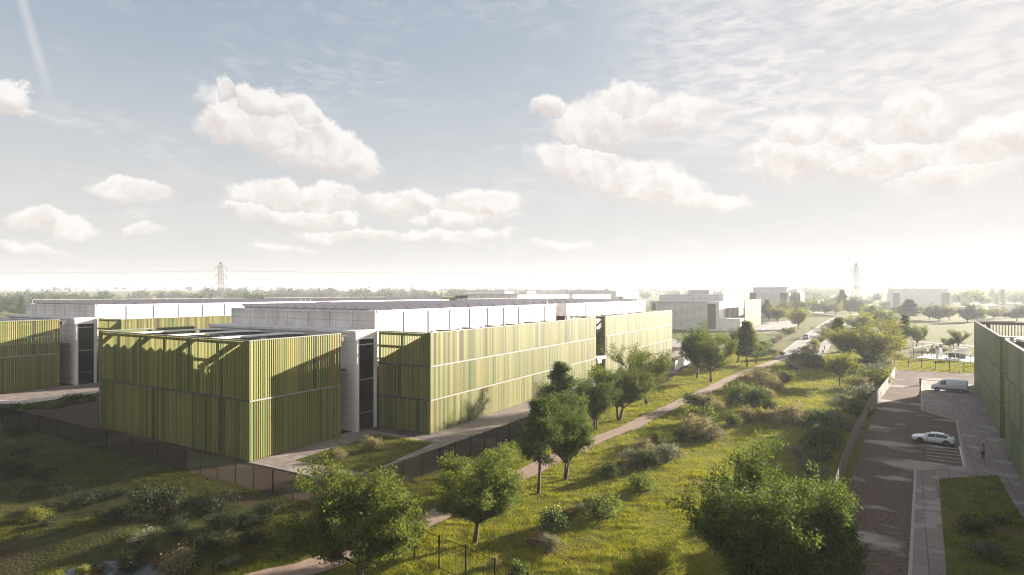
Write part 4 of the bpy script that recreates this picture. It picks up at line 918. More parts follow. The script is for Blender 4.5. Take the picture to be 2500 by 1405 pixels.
AREAS = [
 ('in the drift between footpath and lone tree', 'meadow shrub drift', [(1854, 926, 26, 'dark'), (1911, 933, 28, 'green'), (1875, 946, 44, 'olive'), (1819, 952, 38, 'olive'), (1921, 934, 22, 'rust'), (1865, 975, 28, 'olive'), (1808, 986, 48, 'green'), (1785, 988, 26, 'olive'), (1843, 1008, 50, 'dark'), (1893, 957, 34, 'olive'), (1795, 960, 26, 'dark'), (1838, 968, 30, 'sage')]),
 ('in the band along the footpath', 'footpath shrub band', [(1722, 1001, 40, 'olive'), (1698, 999, 38, 'dark'), (1748, 1009, 30, 'olive'), (1790, 1040, 30, 'green'), (1827, 1031, 36, 'olive'), (1856, 1029, 28, 'yellow'), (1878, 1033, 32, 'olive'), (1885, 1012, 26, 'dark'), (1693, 1034, 46, 'green'), (1698, 1072, 56, 'olive'), (1731, 1074, 44, 'sage'), (1660, 1079, 36, 'green'), (1715, 1048, 38, 'sage')]),
 ('at the sunlit edge of the long building shadow', 'shadow edge shrub', [(1928, 1036, 50, 'olive'), (1951, 1026, 30, 'sage'), (1974, 1035, 30, 'dark'), (2001, 1050, 42, 'dark'), (2027, 1048, 34, 'green'), (2058, 1048, 44, 'sage'), (2093, 1021, 34, 'dark'), (2071, 1002, 46, 'sage')]),
 ('against the meadow side of the slatted fence', 'fence side shrub', [(2109, 975, 44, 'sage'), (2098, 951, 34, 'olive'), (2117, 944, 46, 'green'), (2141, 922, 42, 'sage'), (2125, 905, 34, 'dark'), (2158, 900, 34, 'sage'), (2150, 885, 30, 'olive'), (2090, 905, 30, 'green')]),
 ('in the shaded turf left of the slatted fence', 'shaded turf shrub', [(2001, 1098, 52, 'dark'), (2037, 1091, 46, 'green'), (1974, 1125, 38, 'sage'), (2008, 1125, 32, 'flower'), (1990, 1165, 44, 'sage'), (1965, 1110, 22, 'dark')]),
 ('across the near end of the road', 'road end shrub', [(1940, 893, 32, 'dark'), (1960, 896, 30, 'sage'), (1997, 898, 32, 'green'), (1940, 902, 26, 'olive'), (1978, 893, 26, 'dark')]),
 ('in the chain of shrubs crossing the sunlit meadow', 'meadow chain shrub', [(1599, 1088, 38, 'green'), (1585, 1107, 36, 'olive'), (1624, 1128, 54, 'sage'), (1558, 1138, 52, 'sage'), (1577, 1146, 42, 'green'), (1559, 1204, 46, 'green'), (1527, 1150, 30, 'rust'), (1491, 1172, 36, 'dark'), (1645, 1118, 28, 'olive'), (1515, 1160, 26, 'sage')]),
 ('in the hollow behind the thin wire fence', 'hollow shrub', [(1457, 1270, 64, 'green'), (1420, 1252, 30, 'sage'), (1356, 1298, 54, 'flower'), (1336, 1343, 48, 'sage'), (1262, 1402, 36, 'flower'), (1213, 1383, 26, 'olive'), (1395, 1262, 30, 'rust'), (1310, 1330, 34, 'rust'), (1375, 1280, 30, 'dark')]),
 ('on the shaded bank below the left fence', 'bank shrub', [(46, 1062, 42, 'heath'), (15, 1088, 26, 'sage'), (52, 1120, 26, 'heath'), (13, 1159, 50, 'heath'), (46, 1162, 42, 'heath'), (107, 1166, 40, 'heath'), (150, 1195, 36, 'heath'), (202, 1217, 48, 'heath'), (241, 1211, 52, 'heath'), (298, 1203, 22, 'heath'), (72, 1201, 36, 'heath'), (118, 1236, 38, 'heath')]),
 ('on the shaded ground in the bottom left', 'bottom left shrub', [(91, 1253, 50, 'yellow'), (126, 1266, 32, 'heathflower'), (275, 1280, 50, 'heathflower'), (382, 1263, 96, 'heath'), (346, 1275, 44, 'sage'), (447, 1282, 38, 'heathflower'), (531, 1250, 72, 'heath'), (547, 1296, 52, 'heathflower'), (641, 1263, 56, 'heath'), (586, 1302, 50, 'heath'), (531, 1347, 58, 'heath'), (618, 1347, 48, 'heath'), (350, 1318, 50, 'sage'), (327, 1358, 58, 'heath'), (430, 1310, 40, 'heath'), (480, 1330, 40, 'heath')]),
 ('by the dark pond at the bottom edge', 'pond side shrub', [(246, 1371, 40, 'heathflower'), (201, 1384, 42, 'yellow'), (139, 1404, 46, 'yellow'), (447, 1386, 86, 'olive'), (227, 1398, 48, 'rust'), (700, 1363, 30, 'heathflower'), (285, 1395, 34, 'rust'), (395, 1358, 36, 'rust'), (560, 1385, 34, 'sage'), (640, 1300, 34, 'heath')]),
 ('on the verge left of the road', 'road verge shrub', [(1891, 838, 16, 'sage'), (1903, 832, 16, 'olive'), (1907, 826, 12, 'sage'), (1920, 817, 16, 'dark'), (1934, 811, 14, 'olive'), (1876, 850, 18, 'sage'), (1864, 867, 14, 'olive'), (1878, 866, 14, 'dark'), (1892, 866, 16, 'olive'), (1906, 868, 10, 'dark'), (1862, 852, 22, 'green')]),
 ('in the strip between road and footway', 'median shrub', [(1968, 865, 20, 'yellow'), (1983, 864, 16, 'olive'), (1965, 877, 18, 'dark'), (1989, 852, 22, 'yellow'), (2003, 835, 18, 'olive'), (2011, 822, 14, 'green'), (2025, 802, 18, 'sage'), (2016, 812, 14, 'sage'), (1975, 870, 14, 'green'), (2037, 795, 14, 'green')]),
 ('beside the low curved wall at the left', 'wall side shrub', [(30, 1012, 26, 'dark'), (64, 1002, 18, 'green'), (107, 999, 20, 'green'), (135, 998, 20, 'sage'), (153, 995, 24, 'green'), (182, 986, 24, 'dark'), (223, 981, 20, 'green')]),
]
def pos_words(lst, i):
    """unique wording inside an area: size, kind, then order from left / from the front"""
    px, py, w, k = lst[i]; same = [t for t in lst if t[3] == k]
    if len(same) == 1: return 'only %s shrub' % KN[k]
    ss = [t for t in same if SZ(t[2]) == SZ(w)]
    if len(ss) == 1: return '%s %s shrub' % (SZ(w), KN[k])
    o = sorted(ss, key=lambda t: t[0]); j = o.index(lst[i])
    if j == 0: return 'leftmost %s %s shrub' % (SZ(w), KN[k])
    if j == len(o) - 1: return 'rightmost %s %s shrub' % (SZ(w), KN[k])
    return '%s %s %s shrub from the left' % (ordn[j], SZ(w), KN[k])
for where, grp, lst in AREAS:
    for i, (px, py, w, k) in enumerate(lst):
        shrub(px, py, w * (1.16 if 'drift' in grp or 'band' in grp or 'edge' in grp else (.95 if 'bank' in grp or 'bottom' in grp or 'pond' in grp else 1.12)), k, '%s %s' % (pos_words(lst, i), where), (1.35 if k != 'sage' else 1.15) * (.75 if 'bank' in grp or 'bottom' in grp or 'pond' in grp else 1), grp + 's')
shrub(899, 1101, 42, 'olive', 'larger olive shrub on the grass bed beside the paving', 1.25, 'shrubs in the left planting bed', .16)
shrub(827, 1118, 32, 'olive', 'smaller olive shrub on the grass bed beside the paving', 1.15, 'shrubs in the left planting bed', .16)
shrub(2364, 1296, 54, 'dark', 'dark shrub at the left of the right-hand planting bed', .8, 'shrubs in the right planting bed', .18)
shrub(2442, 1278, 40, 'flower', 'small flowering shrub in the right-hand planting bed', .6, 'shrubs in the right planting bed', .18)
shrub(2413, 1362, 66, 'sage', 'largest grey-green shrub nearest the camera in the right-hand bed', .9, 'shrubs in the right planting bed', .18)

# ---------------------------------------------------------------- grass blades
def blades():
    r = np.random.default_rng(5); n = 1150000
    d = np.exp(r.uniform(math.log(30), math.log(215), n)); a = r.uniform(-.84, .80, n) + YAW * -1
    x = d * np.sin(a) * 1.0; y = d * np.cos(a)
    pth = dist_poly(x, y, PATH)
    ok = ~inside(x, y, SITE_POLY) & ~inside(x, y, YARD) & ~inside(x, y, KERBP) & (pth > 1.0 + .45 * r.random(n)) & (dist_poly(x, y, ROAD) > 4.3) & (dist_poly(x, y, FOOT) > 2.1) & (dist_poly(x, y, [G(2170, 828), G(2240, 835), G(2378, 846), G(2500, 856)]) > 2.6)
    ok &= np.hypot((x - POND[0]) / 1.5, y - POND[1]) > 4.2
    ok &= ~inside(x, y, [G(2230, 875), G(2262, 865), G(2420, 875), G(2420, 890)]) & ~inside(x, y, [(-61, 191), (-40, 191), (-41, 240), (-100, 250)]) & ~((x < -46) & (y > 60))
    bare = vnoise(x / 7, y / 7, 21) * .7 + vnoise(x / 2.2, y / 2.2, 22) * .3
    leftz = (x < -38)
    ok &= ~(leftz & (bare > .60))
    x, y, d = x[ok], y[ok], d[ok]; z = H(x, y)
    for poly, zz, k in ((BEDL, .16, 9000), (BEDR, .18, 16000)):
        P = np.array(poly); bx = r.uniform(P[:, 0].min(), P[:, 0].max(), k); by = r.uniform(P[:, 1].min(), P[:, 1].max(), k); m_ = inside(bx, by, poly)
        x = np.append(x, bx[m_]); y = np.append(y, by[m_]); z = np.append(z, np.full(m_.sum(), zz)); d = np.append(d, np.hypot(bx[m_], by[m_]))
    n = len(x)
    tall = vnoise(x / 1.6, y / 1.6, 31) * .6 + vnoise(x / .6, y / .9, 32) * .4
    ridge = vnoise(x * .55 + y * .25, y * 1.5 - x * .7, 33)
    hgt = (.05 + .16 * np.clip(tall - .25, 0, 1) ** 1.2 + .42 * np.clip(ridge * .6 + tall * .4 - .52, 0, 1)) * (1 + d / 160) * r.uniform(.6, 1.4, n)
    wd = .013 * (1 + d / 38) * r.uniform(.7, 1.4, n); th = r.uniform(0, 6.28, n); ln = r.normal(0, .55, (n, 2)) * hgt[:, None]
    B = np.column_stack([x, y, z - .03]); tdir = np.column_stack([np.cos(th), np.sin(th), np.zeros(n)]) * wd[:, None]
    tip = B + np.column_stack([ln, hgt + .03])
    V = np.stack([B - tdir, B + tdir, tip], 1).reshape(-1, 3)
    pal = np.array([(.100, .118, .015), (.175, .185, .022), (.235, .210, .032), (.27, .19, .055), (.065, .080, .014)])
    t = vnoise(x / 9, y / 9, 41); u_ = r.random(n)
    k = np.where(u_ < .38 + .2 * t, 1, np.where(u_ < .62 + .1 * t, 0, np.where(u_ < .82, 2, np.where(u_ < .87 + .09 * (1 - t), 3, 4))))
    pn = np.clip(vnoise(x / 3.1, y / 3.1, 51) * .5 + vnoise(x / 1.1, y / 1.1, 52) * .3 + vnoise(x / 11, y / 11, 53) * .2, 0, 1)[:, None]
    mix_ = np.array((.130, .158, .017)) * (1 - pn) + np.array((.345, .315, .038)) * pn
    C = (pal[k] * .35 + mix_ * .65) * r.uniform(.85, 1.2, (n, 1)) * (1 - .68 * sst(-29, -41, x) * (y < 60))[:, None]  # blades on the left darkened too, shade put into their colour
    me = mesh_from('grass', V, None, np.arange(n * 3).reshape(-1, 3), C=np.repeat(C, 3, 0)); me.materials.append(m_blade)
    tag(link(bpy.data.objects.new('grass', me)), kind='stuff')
blades()

# ---------------------------------------------------------------- vehicles
def car(label, loc, rz, paint, kind='hatch', rims=None, name='car', group=None, cat='car', lights='front'):
    root = empty(name, loc, rz); tag(root, label, cat, group)
    if kind == 'van':
        L, Wd = 5.9, 2.02
        K = [(-2.95, .45, .98, 1.00, .80, .80, .72), (-2.85, .36, 1.05, 1.12, .95, .93, .80), (-2.3, .30, 1.12, 1.35, 1.0, .98, .82), (-2.0, .30, 1.18, 1.48, 1.0, .98, .80), (-1.35, .30, 1.22, 2.10, 1.0, .98, .76), (-1.0, .30, 1.24, 2.32, 1.0, .99, .80), (-.6, .30, 1.25, 2.42, 1.0, 1.0, .86), (.5, .30, 1.25, 2.46, 1.0, 1.0, .88), (2.2, .30, 1.25, 2.45, 1.0, 1.0, .88), (2.8, .32, 1.25, 2.42, 1.0, .99, .87), (2.93, .40, 1.25, 2.30, .97, .96, .84), (2.95, .5, 1.2, 2.1, .9, .9, .8)]
        wr, wx = .35, (-1.95, 1.75); ws = (-1.92, -1.12); sidew = [(-1.45, -.55)]
    else:
        L, Wd = 4.6, 1.86
        K = [(-2.32, .40, .62, .64, .62, .60, .5), (-2.25, .28, .68, .72, .80, .78, .62), (-1.9, .22, .76, .86, .92, .90, .70), (-1.3, .20, .82, .96, .93, .92, .72), (-.95, .20, .86, 1.03, .93, .92, .68), (-.35, .20, .90, 1.36, .93, .91, .60), (.05, .20, .92, 1.45, .93, .91, .60), (.5, .20, .93, 1.47, .93, .91, .60), (1.1, .20, .96, 1.42, .93, .91, .60), (1.7, .22, .99, 1.27, .92, .90, .66), (2.08, .26, .99, 1.13, .90, .87, .72), (2.24, .34, .94, 1.04, .84, .80, .7), (2.30, .45, .85, .90, .74, .7, .6)]
        wr, wx = .34, (-1.38, 1.42); ws = (-.92, -.25); sidew = [(-.55, .28), (.34, 1.52)]
    K = np.array(K); xs = np.linspace(K[0, 0], K[-1, 0], 60)
    f = lambda c, x: np.interp(x, K[:, 0], K[:, c])
    def sm(c, x): return (f(c, x - .06) + f(c, x) * 2 + f(c, x + .06)) / 4
    def ring(x):
        zl, zb, zt, wl, wb, wt = [float(sm(c, x)) for c in range(1, 7)]; wl *= Wd / 2; wb *= Wd / 2; wt *= Wd / 2
        h = [(0, zl), (wl * .8, zl), (wl * .97, zl + .10), (wl, zl + (zb - zl) * .55), (wb, zb), (wb + (wt - wb) * .5, zb + (zt - zb) * .55), (wt, zt - (zt - zb) * .08), (wt * .82, zt - .005), (0, zt + .015)]
        return h
    V = []; n = 16
    for x in xs:
        h = ring(x); full = h + [(-a, b_) for a, b_ in h[-2:0:-1]]
        V += [(x, a, b_) for a, b_ in full]
    Qq = []
    for i in range(len(xs) - 1):
        for k in range(n):
            a, b_ = i * n + k, i * n + (k + 1) % n; Qq.append([a, b_, b_ + n, a + n][::-1])
    Tt = [[0, k, k + 1][::1] for k in range(1, n - 1)] + [[(len(xs) - 1) * n, (len(xs) - 1) * n + k + 1, (len(xs) - 1) * n + k] for k in range(1, n - 1)]
    me = mesh_from('body', V, Qq, Tt, smooth=True); me.materials.append(paint); o = link(bpy.data.objects.new('body', me)); o.parent = root
    def side_pt(x, t, s, off=.018):
        h = ring(x); a, b_ = h[4], h[6]; mid = h[5]
        if t < .55: q = (a[0] + (mid[0] - a[0]) * t / .55, a[1] + (mid[1] - a[1]) * t / .55)
        else: q = (mid[0] + (b_[0] - mid[0]) * (t - .55) / .45, mid[1] + (b_[1] - mid[1]) * (t - .55) / .45)
        return (x, s * (q[0] + off), q[1])
    for s in (-1, 1):
        for (a, b_) in sidew:
            m = MB(); vv = []; nx_ = 8
            for i in range(nx_ + 1):
                x = a + (b_ - a) * i / nx_; hgt = ring(x)[6][1] - ring(x)[4][1]
                vv += [side_pt(x, .10, s), side_pt(x, .5, s), side_pt(x, .88, s)]
            q = []
            for i in range(nx_):
                for k in range(2): q.append([i * 3 + k, i * 3 + k + 1, i * 3 + 4 + k, i * 3 + 3 + k][::s])
            m.add(vv, q); m.build('side_window', m_cglass, root)
    def top_glass(x0, x1, wf, nm):
        m = MB(); vv = []; q = []; nx_, ny_ = 6, 8
        for i in range(nx_ + 1):
            x = x0 + (x1 - x0) * i / nx_; h = ring(x); wt = h[6][0]
            for j in range(ny_ + 1):
                y = (j / ny_ * 2 - 1) * wt * wf; zz = h[8][1] + (h[6][1] - h[8][1]) * min(1, abs(y) / wt) ** 2 * .8 + .02; vv.append((x, y, zz))
        for i in range(nx_):
            for j in range(ny_): a = i * (ny_ + 1) + j; q.append([a, a + ny_ + 1, a + ny_ + 2, a + 1])
        m.add(vv, q); m.build(nm, m_cglass, root, smooth=True)
    top_glass(ws[0], ws[1], .92, 'windscreen')
    if kind != 'van': top_glass(1.15, 2.02, .84, 'rear_window')
    else:
        for s in (-1, 1):
            m = MB(); m.box(2.94, .08 * s, 1.35, 2.975, .78 * s, 1.95); m.build('rear_window', m_cglass, root)
        m = MB(); m.box(-2.7, -1.015, .32, 2.9, 1.015, .58); m.box(-2.99, -.9, .34, -2.7, .9, .72); m.box(2.85, -.95, .36, 3.02, .95, .66); m.build('bumper', m_trim, root)
    for x in wx:
        for s in (-1, 1):
            yo = Wd / 2 * s
            m = MB(); m.bar((x, yo - .24 * s, wr), (x, yo + .004 * s, wr), wr * 1.19, n=20); m.build('wheel_arch', m_trim, root, smooth=False)
            m = MB(); m.bar((x, yo - .2 * s, wr), (x, yo + .02 * s, wr), wr, n=20); w_ = m.build('wheel', m_tyre, root)
            m = MB(); m.bar((x, yo - .1 * s, wr), (x, yo + .035 * s, wr), wr * .66, n=16); m.build('rim', rims or m_rim, w_)
    for s in (-1, 1):
        m = MB(); xf = -2.16 if kind != 'van' else -2.84; m.box(xf - .02, s * Wd * .33, .60 if kind != 'van' else .86, xf + .22, s * Wd * .455, .74 if kind != 'van' else 1.08); m.build('headlight', m_lamp, root)
        m = MB(); xr = 2.12 if kind != 'van' else 2.86; m.box(xr, s * Wd * .33, .78, xr + .13, s * Wd * .455, .92 if kind != 'van' else 1.3); m.build('tail_light', m_red, root)
        m = MB(); xm = ws[1] - .45 if kind != 'van' else -1.45; m.box(xm, s * Wd * .49, 1.0 if kind != 'van' else 1.3, xm + .14, s * Wd * .6, 1.13 if kind != 'van' else 1.6); m.build('wing_mirror', m_trim if kind == 'van' else paint, root)
        m = MB()
        for xd in ((-.6, .32, 1.25) if kind != 'van' else (-1.5, -.5, .75)):
            h0 = ring(xd); m.add([(xd, s * (h0[3][0] + .004), h0[2][1] + .1), (xd + .02, s * (h0[3][0] + .004), h0[2][1] + .1), (xd + .02, s * (h0[4][0] + .006), h0[4][1]), (xd, s * (h0[4][0] + .006), h0[4][1])], [[0, 1, 2, 3][::-s]])
        m.build('door_seam', m_trim, root)
    m = MB(); m.box(-L / 2 + .1, -.35, .38, -L / 2 + .14 - (.06 if kind != 'van' else .12), .35, .5); m.build('grille', m_trim, root)
    return root
def heading(p, q): return math.atan2(q[1] - p[1], q[0] - p[0])
# white hatchback: nose towards photo left
pf = G(2256, 1083); pr = G(2318, 1091); c_ = ((pf[0] + pr[0]) / 2, (pf[1] + pr[1]) / 2)
car('glossy white hatchback parked beside the painted bays in the service yard', (c_[0] - .3, c_[1] + .9, .02), heading(pf, pr), m_cwhite, rims=m_rimdark)
pf = G(2299, 957); pr = G(2347, 961)
car('silver-grey panel van parked on the paving near the yard corner', ((pf[0] + pr[0]) / 2 - .2, (pf[1] + pr[1]) / 2 + .9, .14), heading(pf, pr), m_csilver, 'van', name='panel_van', cat='van')
rd = R(90)
x_, y_ = G(1967.5, 829); car('white van driving away along the left lane of the road', (x_, y_ + 2, .03), rd + math.pi - .02, m_cwhite, 'van', name='panel_van', cat='van')
x_, y_ = G(1952, 860); car('pale blue hatchback coming along the road towards the shrubs', (x_, y_ + 2, .03), rd, m_cblue)
car('silver-beige hatchback parked under the trees by the end of the green facade', (-44.2, 171, .14), R(-60), m_cbeige)

# ---------------------------------------------------------------- people
def skin_mesh(name, verts, edges, radii, material, parent=None, sub=1, root_i=0):
    me = bpy.data.meshes.new(name); me.from_pydata([tuple(v) for v in verts], edges, []); o = link(bpy.data.objects.new(name, me))
    md = o.modifiers.new('s', 'SKIN'); lay = me.skin_vertices[0] if me.skin_vertices else None
    if lay is None:
        bpy.context.view_layer.objects.active = o; me.skin_vertices.new() if hasattr(me.skin_vertices, 'new') else None; lay = me.skin_vertices[0]
    for i, r_ in enumerate(radii): lay.data[i].radius = (r_, r_) if np.ndim(r_) == 0 else r_
    lay.data[root_i].use_root = True
    sb_ = o.modifiers.new('d', 'SUBSURF'); sb_.levels = sub; sb_.render_levels = sub
    dg = bpy.context.evaluated_depsgraph_get(); ev = o.evaluated_get(dg); nm = bpy.data.meshes.new_from_object(ev)
    o.modifiers.clear(); old = o.data; o.data = nm; nm.name = name; bpy.data.meshes.remove(old)
    nm.materials.clear(); nm.materials.append(material)
    nm.polygons.foreach_set('use_smooth', np.ones(len(nm.polygons), bool))
    if parent: o.parent = parent
    return o
def person(label, loc, rz, top=m_shirt, legs=m_trous, stride=.22, armswing=.2, h=1.76):
    root = None
    k = h / 1.76; J = {}
    P = lambda x, y, z: (x * k, y * k, z * k)     # facing +Y
    V = [P(0, 0, .98), P(0, -.005, 1.14), P(0, 0, 1.32), P(0, 0, 1.45), P(0, .005, 1.53), P(0, .02, 1.60), P(0, .03, 1.70)]
    rad = [(.155, .11), (.14, .10), (.165, .11), (.10, .08), (.052, .055), (.068, .085), (.066, .08)]
    E_ = [(0, 1), (1, 2), (2, 3), (3, 4), (4, 5), (5, 6)]
    def add(par, p, r_): V.append(P(*p)); rad.append(r_); E_.append((par, len(V) - 1)); return len(V) - 1
    legsj = {}
    for s in (-1, 1):
        st = stride * s
        hip = add(0, (s * .09, .01, .90), (.088, .09)); kn = add(hip, (s * .10, st * .55 + .03, .50), .058); an = add(kn, (s * .10, st * .95 - (.05 if st < 0 else 0), .09 + (.05 if st < 0 else 0)), .036); toe = add(an, (s * .11, st * .95 + .15 - (.05 if st < 0 else 0), .035 + (.01 if st < 0 else 0)), (.038, .026)); legsj[s] = (hip, kn, an, toe)
    armsj = {}
    for s in (-1, 1):
        sw = -armswing * s
        sh = add(3, (s * .19, 0, 1.42), .055); el = add(sh, (s * .24, sw * .45 - .02, 1.14), .042); wr_ = add(el, (s * .25, sw * 1.0 + .05, .90), .027); pm = add(wr_, (s * .25, sw * 1.0 + .075, .84), (.034, .02))
        armsj[s] = (sh, el, wr_, pm)
        for q, (dx_, ln) in enumerate(((-.027, .062), (-.009, .075), (.009, .072), (.026, .055))):
            a = add(pm, (s * .25 + dx_ * .3, sw + .08 + dx_, .80), .009); add(a, (s * .245, sw + .088 + dx_, .80 - ln), .008)
        t_ = add(pm, (s * .235, sw + .105, .835), .010); add(t_, (s * .23, sw + .125, .79), .009)
    # nose, ears and brow as small limbs of the same body
    add(5, (0, .115, 1.625), .012); add(5, (.078, .02, 1.63), .012); add(5, (-.078, .02, 1.63), .012)
    body = skin_mesh('person', V, E_, rad, m_skin, None, 1)
    body.location = loc; body.rotation_euler = (0, 0, rz); tag(body, label, 'person')
    inf = lambda r_, a: (r_ + a) if np.ndim(r_) == 0 else (r_[0] + a, r_[1] + a)
    iv = [1, 2, 3]; sv = [V[0]] + [V[i] for i in iv]; sr = [inf(rad[0], .012), inf(rad[1], .018), inf(rad[2], .018), inf(rad[3], .014)]; se = [(0, 1), (1, 2), (2, 3)]
    for s in (-1, 1):
        a, b_, c_, _ = armsj[s]; n0 = len(sv); wv = tuple(np.array(V[b_]) * .08 + np.array(V[c_]) * .92); sv += [V[a], V[b_], wv]; sr += [inf(rad[a], .012), inf(rad[b_], .012), .036]; se += [(3, n0), (n0, n0 + 1), (n0 + 1, n0 + 2)]
    skin_mesh('jacket', sv, se, sr, top, body, 1)
    tv = [P(0, 0, 1.0)]; tr_ = [(.165, .12)]; te = []
    for s in (-1, 1):
        a, b_, c_, _ = legsj[s]; n0 = len(tv); tv += [V[a], V[b_], V[c_]]; tr_ += [inf(rad[a], .014), .072, .052]; te += [(0, n0), (n0, n0 + 1), (n0 + 1, n0 + 2)]
    skin_mesh('trousers', tv, te, tr_, legs, body, 1)
    for s in (-1, 1):
        a = legsj[s]; p, q = np.array(V[a[2]]), np.array(V[a[3]])
        skin_mesh('shoe', [tuple(p + (0, -.03, -.045)), tuple((p + q) / 2 + (0, .01, -.03)), tuple(q + (0, .01, 0))], [(0, 1), (1, 2)], [.042, .042, (.042, .03)], m_trim, body, 1)
    skin_mesh('hair', [P(0, -.035, 1.62), P(0, -.02, 1.70), P(0, .02, 1.745), P(0, .055, 1.725)], [(0, 1), (1, 2), (2, 3)], [.062, .085, .072, .055], m_hair, body, 1)
    for s in (-1, 1):
        m = MB(); c0 = np.array(P(s * .03, .108, 1.645)); m.bar(c0, c0 + (0, .008, 0), .010, n=6); m.build('eye', m_trim, body)
    m = MB(); m.bar(P(-.022, .107, 1.575), P(.022, .107, 1.575), .006); m.build('mouth', m_redshirt, body)
    return body
x_, y_ = G(2400, 1121, .14)
person('person in grey shirt and dark trousers walking on the paving away from the camera', (x_, y_, .14), -.1)
for (px, py, lab, tp, rz_, hh) in ((1994, 866, 'person in pale blue shirt standing at the left edge of the footway', m_blueshirt, .3, 1.7), (2009, 868, 'person in black jacket walking in the middle of the footway', m_jack, 3.3, 1.75), (1999, 855, 'person in grey top farther up the footway beside the median shrubs', m_shirt, 3.0, 1.7), (2013, 855, 'person in rust-coloured top near the large tree clump on the footway', m_redshirt, 1.2, 1.6)):
    x_, y_ = G(px, py); person(lab, (x_, y_, .04), rz_, top=tp, h=hh)

# ---------------------------------------------------------------- haze
hb = MB(); hb.box(-4150, -3990, -4, 4100, 4130, 66)
m = bpy.data.materials.new('haze_air'); N, L = nt(m); N.remove(N['Principled BSDF']); pv = N.new('ShaderNodeVolumePrincipled')
pv.inputs['Color'].default_value = (.90, .935, .99, 1); pv.inputs['Density'].default_value = HAZE; pv.inputs['Anisotropy'].default_value = HAZE_G
L.new(pv.outputs[0], N['Material Output'].inputs['Volume'])
o = hb.build('haze', m); tag(o, kind='stuff')
# keep the haze bottom below the lowest ground, its top above the pylons and hills

# ---------------------------------------------------------------- sun and sky
SUN_AZ, SUN_EL = R(28.5), R(12.6)
sd = Vector((math.sin(SUN_AZ) * math.cos(SUN_EL), math.cos(SUN_AZ) * math.cos(SUN_EL), math.sin(SUN_EL)))
ld = bpy.data.lights.new('sun', 'SUN'); ld.energy = SUN_E; ld.angle = R(.53); ld.color = (1, .905, .78)
so = link(bpy.data.objects.new('sun', ld)); so.rotation_euler = sd.to_track_quat('Z', 'Y').to_euler(); so.location = (100, 200, 90)
w = bpy.data.worlds.new('World'); scene.world = w; w.use_nodes = True; N = w.node_tree.nodes; L = w.node_tree.links; N.clear()
def nd(t, **k):
    n = N.new(t)
    for a, v in k.items(): setattr(n, a, v)
    return n
def mth(op, a, b_=None, c=None, clamp=False):
    n = nd('ShaderNodeMath', operation=op); n.use_clamp = clamp
    for i, v in enumerate((a, b_, c)):
        if v is None: continue
        if isinstance(v, (int, float)): n.inputs[i].default_value = v
        else: L.new(v, n.inputs[i])
    return n.outputs[0]
def mrange(v, a, b_, c=0.0, d_=1.0, smooth=False):
    n = nd('ShaderNodeMapRange'); n.interpolation_type = 'SMOOTHSTEP' if smooth else 'LINEAR'
    L.new(v, n.inputs[0])
    for i, q in enumerate((a, b_, c, d_)): n.inputs[i + 1].default_value = q
    return n.outputs[0]
def mixc(f, a, b_):
    n = nd('ShaderNodeMix', data_type='RGBA')
    if isinstance(f, (int, float)): n.inputs[0].default_value = f
    else: L.new(f, n.inputs[0])
    for i, v in ((6, a), (7, b_)):
        if isinstance(v, tuple): n.inputs[i].default_value = (*v, 1)
        else: L.new(v, n.inputs[i])
    return n.outputs[2]
def mixf(f, a, b_):
    n = nd('ShaderNodeMix', data_type='FLOAT'); L.new(f, n.inputs[0])
    for i, v in ((2, a), (3, b_)):
        if isinstance(v, (int, float)): n.inputs[i].default_value = v
        else: L.new(v, n.inputs[i])
    return n.outputs[0]
tc = nd('ShaderNodeTexCoord'); gen = tc.outputs['Generated']
sky = nd('ShaderNodeTexSky', sky_type='NISHITA'); sky.sun_disc = False; sky.sun_elevation = SUN_EL; sky.sun_rotation = SUN_AZ; sky.air_density = 1.0; sky.dust_density = .7; sky.ozone_density = 2.0; sky.altitude = 50
sx = nd('ShaderNodeSeparateXYZ'); L.new(gen, sx.inputs[0])
az = mth('ARCTAN2', sx.outputs[0], sx.outputs[1]); el = mth('ARCSINE', sx.outputs[2])
cmb = nd('ShaderNodeCombineXYZ'); L.new(az, cmb.inputs[0]); L.new(el, cmb.inputs[1])
